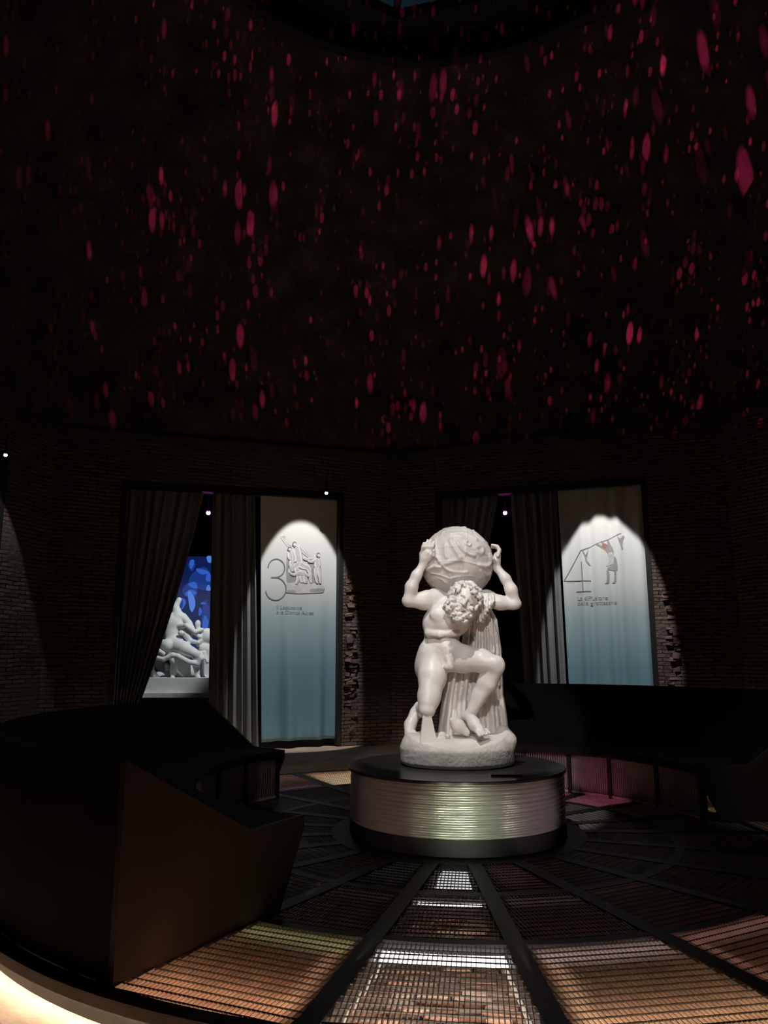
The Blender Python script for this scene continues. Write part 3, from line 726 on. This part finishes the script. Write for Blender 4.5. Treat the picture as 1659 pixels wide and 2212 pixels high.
lounge('big black curved reclining lounge filling the lower left, its brown end facing us', -30.5, -131, .945, [-46, -61, -76, -91, -106, -118, -130])
lounge('black curved reclining lounge on the right, behind the statue and its pedestal', 97, 169, 1.085, [99, 115, 130, 142, 155, 167])

# ------------------------------------------------------------------ implicit sculpting
class Clay:
    def __init__(s, lo, hi, h):
        s.lo = np.array(lo, float); s.h = h; n = np.ceil((np.array(hi)-s.lo)/h).astype(int)+1
        s.ax = [s.lo[i]+h*np.arange(n[i]) for i in range(3)]; s.F = np.full(n, 0.2, np.float32)
    def blk(s, lo, hi):
        sl = []
        for i in range(3):
            a = int(max(0, math.floor((lo[i]-s.lo[i])/s.h))); b = int(min(s.F.shape[i], math.ceil((hi[i]-s.lo[i])/s.h)+1))
            if b <= a: return None
            sl.append(slice(a, b))
        g = [s.ax[i][sl[i]] for i in range(3)]
        return tuple(sl), g[0][:, None, None], g[1][None, :, None], g[2][None, None, :]
    def put(s, sl, d, k, sub=False):
        F = s.F[sl]
        if sub:
            d = -d; h = np.clip(.5-.5*(F-d)/k, 0, 1); s.F[sl] = F*(1-h)+d*h+k*h*(1-h) 
        else:
            h = np.clip(.5+.5*(F-d)/k, 0, 1); s.F[sl] = F*(1-h)+d*h-k*h*(1-h)
    def cap(s, a, b, ra, rb, k=.02, sub=False):
        a = np.array(a, float); b = np.array(b, float); m = max(ra, rb)+k+2*s.h
        r = s.blk(np.minimum(a, b)-m, np.maximum(a, b)+m)
        if r is None: return
        sl, X, Y, Z = r; ab = b-a; L2 = max(ab@ab, 1e-9)
        t = np.clip(((X-a[0])*ab[0]+(Y-a[1])*ab[1]+(Z-a[2])*ab[2])/L2, 0, 1)
        d = np.sqrt((X-a[0]-t*ab[0])**2+(Y-a[1]-t*ab[1])**2+(Z-a[2]-t*ab[2])**2)-(ra+(rb-ra)*t)
        s.put(sl, d, k, sub)
    def chain(s, pts, rr, k=.02, sub=False):
        for i in range(len(pts)-1): s.cap(pts[i], pts[i+1], rr[i], rr[i+1], k, sub)
    def ell(s, c, r, k=.02, rot=None, sub=False):
        c = np.array(c, float); r = np.array(r, float); m = r.max()+k+2*s.h; q = s.blk(c-m, c+m)
        if q is None: return
        sl, X, Y, Z = q; x, y, z = X-c[0], Y-c[1], Z-c[2]
        if rot is not None:
            Rm = np.array(Matrix.Rotation(rot[0], 3, rot[1]).inverted())
            x, y, z = (Rm[i, 0]*x+Rm[i, 1]*y+Rm[i, 2]*z for i in range(3))
        k0 = np.sqrt((x/r[0])**2+(y/r[1])**2+(z/r[2])**2)+1e-6; k1 = np.sqrt((x/r[0]**2)**2+(y/r[1]**2)**2+(z/r[2]**2)**2)+1e-6
        s.put(sl, k0*(k0-1)/k1, k, sub)
    def func(s, fn, k=.01, sub=False):
        X, Y, Z = s.ax[0][:, None, None], s.ax[1][None, :, None], s.ax[2][None, None, :]
        s.put((slice(None),)*3, fn(X, Y, Z), k, sub)
    def rough(s, amp, f, octs=2):
        X, Y, Z = s.ax[0][:, None, None], s.ax[1][None, :, None], s.ax[2][None, None, :]
        s.F += (noise(X, Y, Z, f, octs)*amp).astype(np.float32)
    def mesh(s):
        F = s.F; F[0], F[-1], F[:, 0], F[:, -1], F[:, :, 0], F[:, :, -1] = .1, .1, .1, .1, .1, .1
        S = F < 0; n = np.array(F.shape)-1
        pos = np.zeros((*n, 3), np.float32); cnt = np.zeros(n, np.int8)
        C = [(i, j, k) for i in (0, 1) for j in (0, 1) for k in (0, 1)]
        sl = lambda c: tuple(slice(c[i], c[i]+n[i]) for i in range(3))
        for a in C:
            for ax in range(3):
                if a[ax]: continue
                b = list(a); b[ax] = 1; fa, fb = F[sl(a)], F[sl(b)]; cr = S[sl(a)] != S[sl(b)]
                I = np.nonzero(cr); t = fa[I]/(fa[I]-fb[I]); p = np.tile(np.array(a, np.float32), (len(t), 1)); p[:, ax] = t
                pos[I] += p; cnt[I] += 1
        act = cnt > 0; I = np.nonzero(act); ids = np.full(n, -1, np.int64); ids[I] = np.arange(len(I[0]))
        V = (np.stack(I, 1)+pos[I]/cnt[I][:, None])*s.h+s.lo
        Qs = []
        for ax in range(3):
            u, v = (ax+1) % 3, (ax+2) % 3
            a = [slice(0, F.shape[i]) for i in range(3)]; a[u] = slice(1, n[u]); a[v] = slice(1, n[v]); a[ax] = slice(0, n[ax]); b = list(a); b[ax] = slice(1, n[ax]+1)
            cr = S[tuple(a)] != S[tuple(b)]; J = list(np.nonzero(cr)); J[u] = J[u]+1; J[v] = J[v]+1
            inside = S[tuple(J)]
            def cell(du, dv): K = list(J); K[u] = K[u]-du; K[v] = K[v]-dv; return ids[tuple(K)]
            q = np.stack([cell(1, 1), cell(0, 1), cell(0, 0), cell(1, 0)], 1); q[~inside] = q[~inside][:, ::-1]; Qs.append(q)
        Q = np.concatenate(Qs); Q = Q[(Q >= 0).all(1)]
        return V, Q
    def build(s, name, m, parent):
        V, Q = s.mesh(); return np_mesh(name, V, Q, m, parent)

# ------------------------------------------------------------------ the kneeling marble statue
SO = Vector((CX, CY, PZ))
statue = thing('marble_statue', 'white marble statue of a kneeling bearded man carrying a globe, on the round pedestal', 'statue', SO)
def L(px, py, dy): return np.array(at_depth(px, py, CY+dy)-SO)
def vox(lo, hi, h=.0085): return Clay(lo, hi, h)

B = vox((-.62, -.55, .02), (.62, .62, 2.08), .0085)
# trunk
B.ell(L(950, 1408, .02), (.185, .150, .150), .03)
B.ell(L(955, 1376, .00), (.152, .112, .12), .03)
B.ell(L(966, 1342, -.03), (.202, .168, .150), .012)
B.ell(L(982, 1314, -.04), (.225, .145, .13), .05)
B.ell(L(995, 1296, -.02), (.20, .12, .09), .05)
B.chain([L(926, 1368, -.10), L(950, 1371, -.145), L(985, 1367, -.15)], [.030, .034, .030], .014)
B.ell(L(966, 1399, -.080), (.128, .085, .092), .025)        # belly
B.ell(L(952, 1328, -.150), (.095, .050, .072), .022)          # breast
B.ell(L(999, 1336, -.150), (.085, .048, .068), .022)
B.ell(L(933, 1352, -.04), (.075, .09, .10), .05)
B.chain([L(928, 1372, -.10), L(948, 1377, -.145), L(972, 1379, -.168), L(1000, 1374, -.155)], [.012, .015, .015, .012], .010, True)
B.chain([L(918, 1390, -.04), L(930, 1394, -.12), L(946, 1401, -.155), L(962, 1416, -.165)], [.010, .011, .009, .006], .012, True)
B.chain([L(972, 1384, -.17), L(971, 1400, -.185)], [.006, .006], .012, True)
B.ell(L(972, 1394, -.178), (.010, .012, .012), .01, sub=True)
# neck
B.chain([L(996, 1294, -.08), L(1004, 1292, -.20)], [.075, .062], .04)
# head: crown up right, chin down left
hc = L(1003, 1299, -.275)
HS = 1.16
hp = None
ax = np.array([-.62, -.10, -.78]); ax /= np.linalg.norm(ax)          # crown -> chin
side = np.array([.78, 0, -.62]); side = side-ax*(side@ax); side /= np.linalg.norm(side)
fwd = np.cross(side, ax); fwd = fwd if fwd[1] < 0 else -fwd
hp = lambda a, s_, f: hc+(ax*a+side*s_+fwd*f)*HS
def he(c, r, k, **q): B.ell(c, tuple(v*HS for v in r), k, **q)
def hch(p, r, k, sub=False): B.chain(p, [v*HS for v in r], k, sub)
he(hc+np.array([.012, .02, .02]), (.085, .100, .088), .02)
he(hp(.045, 0, .045), (.062, .060, .068), .03)
hch([hp(-.005, -.045, .098), hp(-.016, 0, .110), hp(-.005, .045, .098)], [.013, .014, .013], .008)   # brow
hch([hp(.0, 0, .110), hp(.048, 0, .142)], [.010, .017], .007)                                         # nose
he(hp(.05, -.015, .122), (.011, .011, .011), .005); he(hp(.05, .015, .122), (.011, .011, .011), .005)
for sg in (-1, 1):
    he(hp(.014, sg*.032, .106), (.021, .021, .015), .006, sub=True)
    he(hp(.016, sg*.032, .090), (.015, .015, .013), .004)
    he(hp(.045, sg*.046, .080), (.026, .026, .026), .015)
hch([hp(.078, -.026, .104), hp(.075, 0, .118), hp(.078, .026, .104)], [.008, .009, .008], .005)
hch([hp(.092, -.020, .104), hp(.094, 0, .114), hp(.092, .020, .104)], [.008, .010, .008], .005)
# right arm (seen on the left)
B.ell(L(940, 1290, -.055), (.080, .080, .078), .035)
B.chain([L(944, 1291, -.06), L(915, 1300, -.09), L(886, 1299, -.125)], [.070, .066, .050], .03)
B.cap(L(905, 1290, -.11), L(922, 1287, -.10), .040, .050, .03)
B.ell(L(880, 1299, -.12), (.044, .046, .042), .02)
B.chain([L(882, 1296, -.13), L(889, 1268, -.145), L(900, 1243, -.15), L(914, 1219, -.15)], [.047, .052, .043, .032], .03)
B.chain([L(914, 1220, -.15), L(919, 1205, -.17), L(924, 1194, -.19)], [.032, .038, .038], .02)
B.chain([L(914, 1214, -.15), L(913, 1196, -.165)], [.030, .030], .02)
for j, (x0, x1, y1) in enumerate(((912, 916, 1171), (917.5, 924, 1165), (923.5, 931, 1164), (929.5, 938, 1168))):
    B.chain([L(x0, 1193, -.185), L((x0+x1)/2, 1181, -.215), L(x1, y1+2, -.22)], [.0165, .016, .012], .003)
B.chain([L(927, 1208, -.17), L(936, 1199, -.225), L(937, 1188, -.25)], [.021, .017, .012], .010)
# left arm (seen on the right)
B.ell(L(1050, 1292, -.02), (.085, .080, .075), .035)
B.chain([L(1050, 1294, -.02), L(1080, 1302, -.04), L(1108, 1306, -.06)], [.068, .062, .047], .03)
B.ell(L(1116, 1306, -.055), (.038, .04, .038), .02)
B.chain([L(1114, 1302, -.06), L(1104, 1274, -.07), L(1092, 1250, -.06), L(1074, 1227, -.04)], [.042, .050, .042, .032], .03)
B.chain([L(1074, 1228, -.04), L(1072, 1212, -.045), L(1074, 1200, -.05)], [.031, .035, .034], .02)
for j in range(4):
    dy = -.105+.034*j
    B.chain([L(1075, 1200, dy), L(1079, 1188+j, dy), L(1074, 1180+j, dy), L(1063, 1177+2*j, dy)], [.018, .0165, .0155, .012], .003)
B.chain([L(1070, 1215, -.07), L(1063, 1207, -.13), L(1058, 1196, -.16)], [.019, .015, .011], .010)
# right leg: kneels on the tapering block
B.chain([L(936, 1418, .0), L(934, 1462, -.08), L(927, 1505, -.15), L(923, 1530, -.185)], [.122, .116, .092, .072], .04)
B.ell(L(926, 1440, .05), (.125, .13, .16), .04)
B.cap(L(922, 1480, -.16), L(923, 1516, -.21), .05, .045, .03); B.cap(L(940, 1480, -.12), L(933, 1516, -.18), .05, .045, .03)
B.ell(L(922, 1534, -.20), (.060, .055, .055), .02); B.ell(L(923, 1543, -.185), (.045, .045, .03), .015)
B.chain([L(923, 1534, -.13), L(918, 1532, .10), L(908, 1528, .27)], [.062, .072, .040], .03)
B.chain([L(906, 1527, .27), L(898, 1540, .27), L(886, 1566, .23), L(884, 1584, .18)], [.050, .050, .052, .044], .02)
for j in range(5): B.chain([L(882+3.4*j, 1580, .16), L(881+4.8*j, 1591+j*.6, .10)], [.018-.001*j, .0125+.001*j], .006)
# left leg: bent forward, foot on the ground
B.chain([L(962, 1420, .0), L(1000, 1423, -.12), L(1040, 1427, -.22), L(1066, 1434, -.275)], [.125, .112, .092, .072], .04)
B.ell(L(1074, 1434, -.29), (.062, .055, .068), .025); B.ell(L(1081, 1438, -.30), (.036, .036, .040), .015)
B.chain([L(1068, 1444, -.26), L(1052, 1474, -.20), L(1036, 1502, -.17), L(1018, 1538, -.15)], [.068, .078, .064, .044], .03)
B.chain([L(1076, 1448, -.29), L(1060, 1480, -.25), L(1024, 1534, -.18)], [.04, .042, .034], .03)
B.ell(L(1006, 1546, -.10), (.042, .05, .04), .025)
B.chain([L(1014, 1546, -.14), L(1025, 1564, -.20), L(1038, 1580, -.25)], [.046, .050, .038], .02)
for j in range(5): B.chain([L(1030+5*j, 1580-j*.8, -.27+.012*j), L(1036+5.4*j, 1589-j*1.2, -.33+.02*j)], [.017, .0145-.0008*j], .006)
# small relief at the groin
B.cap(L(967, 1420, -.15), L(970, 1436, -.17), .022, .018, .012); B.ell(L(965, 1440, -.155), (.026, .026, .026), .01); B.ell(L(973, 1441, -.16), (.024, .024, .026), .01)
B.rough(.0012, 26, 2)
B.build('body', M['marble'], statue)

# hair and beard: packed curls
Hc = vox(hc-np.array([.30, .26, .32]), hc+np.array([.27, .26, .26]), .006)
rr = random.Random(3)
def curl(p, s_, t=.44):
    nrm = (p-hc)/np.linalg.norm(p-hc); t1 = np.cross(nrm, (0.3, .1, 1)); t1 /= np.linalg.norm(t1); t2 = np.cross(nrm, t1); ph = rr.uniform(0, 6)
    pts = [p+(t1*math.cos(ph+a)+t2*math.sin(ph+a))*s_*(1-.11*i)+nrm*.004*i for i, a in enumerate(np.linspace(0, 5.4, 7))]
    Hc.chain(pts, [s_*t]*7, .008)
Hc.ell(hc+np.array([.020, .038, .032]), (.117, .124, .116), .01)
for i in range(150):
    v = np.array([rr.gauss(0, 1) for _ in range(3)]); v /= np.linalg.norm(v)
    a_, s2, f_ = v@ax, v@side, v@fwd
    if f_ > .30 and a_ > -.40 and abs(s2) < .80: continue
    if a_ > .6 and f_ < 0: continue
    curl(hc+np.array([.012, .018, .022])+v*np.array([.126, .130, .126]), rr.uniform(.019, .031))
for i in range(120):
    s2 = rr.uniform(-.088, .088); a_ = rr.uniform(.050, .165)-abs(s2)*.35; f_ = rr.uniform(.040, .112)
    if a_ < .085 and abs(s2) < .046: continue
    if a_ < .104 and abs(s2) < .028 and f_ > .08: continue
    Hc.ell(hp(a_, s2, f_-.022), (.025, .022, .025), .008)
    curl(hp(a_, s2, f_), rr.uniform(.014, .023))
Hc.chain([hp(.069, -.038, .104), hp(.066, 0, .122), hp(.069, .038, .104)], [.010, .010, .010], .004)
Hc.rough(.001, 60, 1)
Hc.build('hair_and_beard', M['marble'], statue)

# globe with raised bands and low relief figures
gc = L(987, 1215, .03); gr = .322
NU, NV = 300, 170
th = np.linspace(0, 2*np.pi, NU, endpoint=False)[:, None]; phi = np.linspace(0, np.pi, NV)[None, :]
gx = np.sin(phi)*np.cos(th); gy = np.sin(phi)*np.sin(th); gz = np.cos(phi)*np.ones_like(th)
GP = np.stack([gx, gy, gz], -1); disp = np.zeros((NU, NV))
def gdir(px, py):
    p = L(px, py, -.2)-gc; x, z = p[0]/gr, p[2]/gr; r2 = min(x*x+z*z, .96); return np.array([x, -math.sqrt(1-r2), z])
def ridge(pts, w_, h_):
    for _ in range(2):
        c_ = [pts[0]]
        for a, b in zip(pts[:-1], pts[1:]): c_ += [a*.75+b*.25, a*.25+b*.75]
        pts = c_+[pts[-1]]
    D_ = np.full((NU, NV), 9.0)
    for a, b in zip(pts[:-1], pts[1:]):
        ab = b-a; t = np.clip(((GP-a)@ab)/(ab@ab), 0, 1); D_ = np.minimum(D_, np.linalg.norm(GP-a-t[..., None]*ab, axis=-1))
    return h_*np.exp(-(D_/w_)**2)
gq = lambda cx, cy: gdir(820+cx/4.608, 1120+cy/4.608)
for pts, w_, h_ in (([(690,570),(760,690)], .012, .010), ([(560,200),(560,300),(600,450),(690,540),(860,545)], .03, .012),
        ([(700,600),(800,580),(900,575),(1010,590)], .014, .010), ([(520,540),(600,560),(690,600)], .02, .010),
        ([(700,220),(730,300),(780,380),(800,430)], .05, .014), ([(760,240),(800,320),(870,370),(930,380)], .035, .016),
        ([(860,230),(900,250),(890,290),(840,270),(860,230)], .022, .016), ([(640,460),(740,440),(800,400)], .05, .012),
        ([(990,470),(1060,480),(1110,440),(1100,380)], .05, .020), ([(1000,520),(1060,560),(1110,540)], .04, .018),
        ([(950,300),(1000,260),(1040,300),(1010,360),(960,340)], .05, .010), ([(480,500),(540,480),(600,490)], .04, .018),
        ([(490,600),(560,580),(620,600),(660,640)], .04, .012), ([(640,130),(700,150),(780,140)], .05, .012), ([(820,140),(900,160),(960,210)], .05, .012),
        ([(650,260),(640,330),(660,400)], .04, .010), ([(560,380),(600,430),(560,470)], .03, .012)):
    disp += ridge([gq(*p) for p in pts], w_*1.15, h_*1.0)
for ax_, off in (((.1, .3, .95), 0), ((.1, .3, .95), .38), ((.1, .3, .95), -.38), ((.95, .1, -.2), 0), ((.5, .8, .35), .1), ((.5, .8, .35), .2)):
    a = np.array(ax_); a /= np.linalg.norm(a); disp += .0045*np.exp(-((GP@a-off)/.016)**2)
rs2 = np.random.default_rng(4)
for i in range(34):
    v = rs2.normal(size=3); v /= np.linalg.norm(v); w_ = v+rs2.normal(size=3)*.22; w_ /= np.linalg.norm(w_)
    x_ = w_+rs2.normal(size=3)*.2; x_ /= np.linalg.norm(x_)
    disp += ridge([v, w_, x_], .045, .009 if v[1] > -.2 else .004)
disp += noise(gx, gy, gz, 9, 2)*.0018
GV = gc+GP*(gr*np.array([1.0, 1.0, .985])+disp[..., None])
idx = np.arange(NU*NV).reshape(NU, NV); nx_ = np.roll(idx, -1, 0)
Q = np.stack([idx[:, :-1], idx[:, 1:], nx_[:, 1:], nx_[:, :-1]], -1).reshape(-1, 4)
np_mesh('globe', GV.reshape(-1, 3), Q, M['globe'], statue)

# drapery: mantle falling from the shoulder behind the legs
Dp = vox((-.30, -.30, .10), (.62, .55, 1.66), .0085)
rows = [(1318, 1012, 1062), (1340, 1004, 1074), (1380, 1000, 1079), (1405, 996, 1083), (1450, 968, 1085), (1500, 957, 1087), (1550, 950, 1095), (1600, 944, 1101)]
zz = []; cl = []; cr = []
for y, x0, x1 in rows:
    p0, p1 = L(x0, y, .12), L(x1, y, .12); zz.append(p0[2]); cl.append(p0[0]); cr.append(p1[0])
zz, cl, cr = (np.array(v)[::-1] for v in (zz, cl, cr))
def drape(X, Y, Z):
    l = np.interp(Z, zz, cl); r = np.interp(Z, zz, cr); c = (l+r)/2; a = (r-l)/2; bb = np.interp(Z, [.1, .5, 1.2, 1.55], [.17, .15, .11, .09])
    q = (X-c)/a; y0 = .14
    e = (np.sqrt(q**2+((Y-y0)/bb)**2)-1)*np.minimum(a, bb)
    s_ = np.clip(q, -1.2, 1.2)
    fr_ = lambda t: 1-2*np.abs(np.sin(t))**.7
    fold = (.040*fr_(7.0*s_+.7*np.sin(2.0*Z)+.4)+.021*fr_(14.5*s_-1.0*np.sin(1.5*Z)+1)+.003*np.sin(9*Z+6*s_))*np.clip(1.1-q**4, 0, 1)
    fold = fold*np.clip((Z-.05)*3, .4, 1)
    cap_ = Z-zz[-1]
    return np.maximum(e+fold, cap_).astype(np.float32)
Dp.func(drape, .004)
for j in range(4): Dp.chain([L(1055+3*j, 1332+6*j, .03), L(1062+3*j, 1370, .01), L(1067+2.5*j, 1410, .02), L(1072+2*j, 1450+10*j, .04)], [.024, .022, .018, .014], .004)
Dp.rough(.001, 22, 2)
Dp.build('drapery', M['marble'], statue)
Sf = vox((.10, -.36, 1.12), (.46, .20, 1.66), .0048)
for j in range(6):     # folds hanging over the shoulder
    x0 = 1033+6.4*j; dz = (0, -.014, .006, -.010, .004, -.008)[j]; yb = 1343-7*j
    Sf.chain([L(x0+4, 1302, .12), L(x0, 1276+j*1.0, .03), L(x0+.5, 1281+j*1.0, -.105+dz), L(x0+.8, 1298, -.165+dz), L(x0+2-.9*j, (1298+yb)/2, -.185+dz), L(x0+5-1.6*j, yb-3, -.18+dz), L(x0+10-2.0*j, yb, -.15)], [.022, .014, .0115, .0115, .0125, .014, .012], .002)
Sf.ell(L(1046, 1298, -.06), (.085, .085, .085), .01)
Sf.build('shoulder_fold', M['marble'], statue)

# rocky base, rock under the heel, tapering support below the knee
Bs = vox((-.56, -.48, -.01), (.60, .50, .42), .009)
def base(X, Y, Z):
    c0, c1 = .012, .03; ra = np.interp(Z, [0, .03, .14, .20, .26], [.455, .485, .487, .465, .43]); rb = ra*.80
    e = (np.sqrt(((X-c0)/ra)**2+((Y-c1)/rb)**2)-1)*.40
    top = .178+.072*np.clip((Y+.34)/.26, 0, 1)+.02*np.clip((X-.3)*3, 0, 1)+.006*np.sin(9*X+5*Y)
    return np.maximum(np.maximum(e, Z-top), -Z+.001).astype(np.float32)
Bs.func(base, .01)
Bs.rough(.0075, 13, 3)
Bs.F = np.maximum(Bs.F, -(Bs.ax[2][None, None, :])+.001+0*Bs.F)
Bs.chain([L(936, 1647, -.36), L(1010, 1644, -.40), L(1050, 1640, -.38)], [.004, .006, .004], .006, True)
Bs.chain([L(978, 1556, -.10), L(990, 1568, -.15), L(1008, 1582, -.17)], [.030, .055, .030], .02)
Bs.ell(L(967, 1590, -.16), (.024, .02, .018), .01); Bs.ell(L(955, 1588, -.10), (.04, .03, .03), .02)
Bs.chain([L(1086, 1585, -.02), L(1096, 1600, -.05)], [.07, .08], .04)
Bs.build('rock_base', M['marble_rough'], statue)
mb = MB(); t0 = L(922, 1552, -.20); b0 = L(930, 1619, -.25)
tw, bw = .030, .085
P = [(b0[0]+sx*bw-(.02 if sx < 0 else -.005), b0[1]+.07+sy*.06, b0[2]-.09) for sx, sy in ((-1, -1), (1, -1), (1, 1), (-1, 1))]+[(t0[0]+sx*tw, t0[1]+sy*.035, t0[2]+.05) for sx, sy in ((-1, -1), (1, -1), (1, 1), (-1, 1))]
mb.box8(P); mb.build('knee_support', M['marble'], statue, bevel=.006)

# ------------------------------------------------------------------ the white sculpture group in the next room
GY = 16.9
GO = at_depth(380, 1500, GY); GO = Vector((GO.x, GO.y, GO.z))
grp = thing('sculpture_group', 'white sculpture group of struggling figures on a plinth, seen through the left curtain gap', 'statue', GO)
def G(cx, cy, dy=0.0): return np.array(at_depth(240+cx/4.425, 1030+cy/4.425, GY+dy)-GO)
g = vox((-1.0, -.7, .02), (1.0, .6, 2.55), .014)
g.chain([G(650,1175), G(618,1240), G(640,1310)], [.055, .07, .10], .03)                       # raised arm
g.ell(G(600,1400), (.23, .16, .24), .05); g.ell(G(590,1500), (.19, .15, .20), .05); g.ell(G(600,1590,-.05), (.22, .19, .17), .05)
g.ell(G(650,1335), (.13, .11, .09), .04)
g.chain([G(545,1360,-.05), G(500,1290,-.05)], [.07, .06], .03); g.ell(G(520,1270,-.12), (.10, .11, .13), .02)   # neck and thrown back head
g.chain([G(690,1340), G(745,1400,-.05), G(790,1480,-.1), G(845,1530,-.12)], [.085, .068, .055, .04], .03)
g.chain([G(650,1425,-.1), G(720,1420,-.18), G(800,1480,-.2), G(870,1460,-.1)], [.05, .052, .05, .04], .02)
g.ell(G(670,1492,-.2), (.07, .07, .055), .02)
g.chain([G(700,1480,-.05), G(740,1530,-.1), G(760,1570,-.15), G(835,1585,-.2)], [.10, .08, .055, .04], .03)
g.chain([G(610,1600,-.1), G(700,1640,-.25), G(820,1700,-.35)], [.17, .14, .09], .04)          # thigh
g.chain([G(820,1700,-.35), G(815,1800,-.3), G(825,1900,-.3)], [.085, .075, .05], .03); g.chain([G(825,1905,-.3), G(855,1945,-.42)], [.05, .035], .02)
g.chain([G(590,1620,-.1), G(540,1610,-.2), G(490,1590,-.2)], [.16, .13, .08], .04)
g.chain([G(560,1640,-.1), G(600,1750,-.15), G(597,1850,-.15), G(590,1915,-.2)], [.13, .085, .07, .045], .03); g.chain([G(590,1915,-.2), G(585,1930,-.33)], [.05, .035], .02)
for j in range(6): g.chain([G(620+22*j,1690,-.1), G(632+22*j,1780,-.12), G(640+20*j,1910,-.1)], [.045, .04, .05], .02)   # hanging cloth
g.chain([G(440,1650,-.3), G(500,1690,-.35)], [.05, .045], .02)
g.chain([G(440,1730,-.35), G(500,1745,-.38), G(590,1705,-.38), G(640,1715,-.38), G(740,1770,-.4), G(830,1790,-.4), G(865,1740,-.4), G(855,1690,-.3), G(890,1680,-.3), G(920,1770,-.35)], [.045, .05, .055, .055, .055, .052, .05, .048, .048, .04], .02)   # serpent
# companion on the right
g.ell(G(830,1405), (.065, .075, .085), .02); g.chain([G(830,1440), G(850,1480)], [.05, .07], .03)
g.ell(G(915,1520), (.15, .12, .17), .05); g.ell(G(895,1640), (.14, .12, .13), .05); g.chain([G(880,1480), G(850,1570,-.08), G(830,1610,-.1)], [.06, .05, .04], .03)
g.chain([G(880,1660), G(905,1760,-.05), G(890,1900,-.05)], [.11, .085, .05], .03); g.chain([G(890,1905,-.05), G(905,1940,-.2)], [.045, .03], .02)
g.chain([G(930,1660), G(935,1800,0), G(935,1920,0)], [.10, .08, .05], .03)
g.chain([G(360,1850,-.1), G(385,1780,-.15), G(400,1850,-.2), G(440,1905,-.2)], [.06, .045, .035, .03], .02); g.ell(G(365,1890,-.05), (.10, .10, .10), .03)
g.chain([G(530,1800,.1), G(550,1900,.1)], [.05, .06], .03); g.ell(G(700,1880,.15), (.42, .12, .24), .05); g.ell(G(500,1900,.1), (.26, .16, .10), .04)
g.rough(.004, 14, 2)
g.build('figures', M['plaster'], grp)
mb = MB(); a, b = G(362, 1925, -.45), G(362, 2062, -.45); r_ = G(1080, 1925, -.45)
mb.box(a[0]-.08, r_[0], -.5, .55, b[2], a[2]+.01); mb.build('plinth', M['plaster'], grp, bevel=.008)
mb = MB(); mb.box(a[0]-.22, r_[0]+.1, -.62, .62, b[2]-.10, b[2]); mb.build('ledge', M['plaster'], grp, bevel=.006)
zt = GO.z+b[2]-.10
ds = thing('display_base', 'dark block carrying the white sculpture group behind the left curtain', 'plinth', (GO.x, GO.y, PLZ-.03))
mb = MB(); mb.box(a[0]-.18, r_[0]+.06, -.58, .58, 0, zt-PLZ+.03); mb.build('block', M['frame'], ds, bevel=.01)

# blue projection wall beyond it
sx0, sx1 = at_depth(392, 1200, 17.9), at_depth(470, 1480, 17.9)
sc = thing('projection_screen', 'blue projected image on a screen behind the white sculpture group', 'screen', (sx0.x, 17.9, 0))
def bluem(nm, c, s): return emis(nm, c, s)
mb = MB(); z0, z1 = at_depth(430, 1490, 17.9).z, at_depth(430, 1202, 17.9).z
mb.box(-.1, sx1.x-sx0.x+.3, .02, .06, z0, z1); mb.build('screen_panel', bluem('navy_light', (.004, .012, .075), 1.0), sc)
def blob(cx, cy, rx, ry, rot, m_, n=18, k=0):
    P = []
    for i in range(n):
        t_ = 2*math.pi*i/n; w_ = 1+.12*math.sin(3*t_+cx); x = rx*math.cos(t_)*w_; y = ry*math.sin(t_)*w_; c_, s_ = math.cos(R(rot)), math.sin(R(rot))
        p = at_depth(240+(cx+x*c_-y*s_)/4.425, 1030+(cy+x*s_+y*c_)/4.425, 17.9); P.append((p.x-sx0.x, .012-.0008*k, p.z))
    mesh_obj('blue_shape', P, [tuple(range(n))], m_, sc)
b1 = bluem('blue_light', (.03, .10, .48), 1.0); b2 = bluem('pale_blue_light', (.07, .19, .62), 1.0); b3 = bluem('deep_blue_light', (.010, .035, .20), 1.0)
for k, bl in enumerate(((770,850,34,44,0,b3),(860,980,110,110,0,b3),(760,1080,70,90,20,b3),(900,1330,40,150,5,b3),(770,830,22,46,10,b1),(945,785,34,34,0,b2),(870,905,62,24,15,b1),(930,960,26,46,0,b1),(785,1035,45,30,20,b1),
        (760,1110,55,28,-10,b1),(930,1065,22,28,0,b2),(675,1215,32,62,15,b1),(672,1222,14,40,15,b3),(768,1190,32,100,-8,b2),(850,1290,16,40,5,b1),(900,1400,28,70,5,b1),(880,1210,26,12,0,b1))):
    blob(*bl[:5], bl[5], k=k)

bpy.context.view_layer.update()
for o in list(bpy.data.objects):     # put the empties of the hanging cloths at their foot
    if o.type == 'EMPTY' and o.name.split('.')[0] in ('curtain', 'banner'):
        c = o.children[0]; P_ = [v.co for v in c.data.vertices]; zm = min(p.z for p in P_)
        o.location = (sum(p.x for p in P_)/len(P_), sum(p.y for p in P_)/len(P_), zm)
        for ch in o.children: ch.location = -o.location
GR = {'curtain': 'curtains hanging in the wall openings', 'banner': 'printed banners hanging in the wall openings', 'curved_lounge': 'curved lounges round the pedestal',
      'ceiling_spotlight': 'tiny white spotlights on the walls', 'projector_lamp': 'purple lamps in the curtain gaps'}
for o in bpy.data.objects:
    k = o.name.split('.')[0]
    if k in GR and o.parent is None: o['group'] = GR[k]
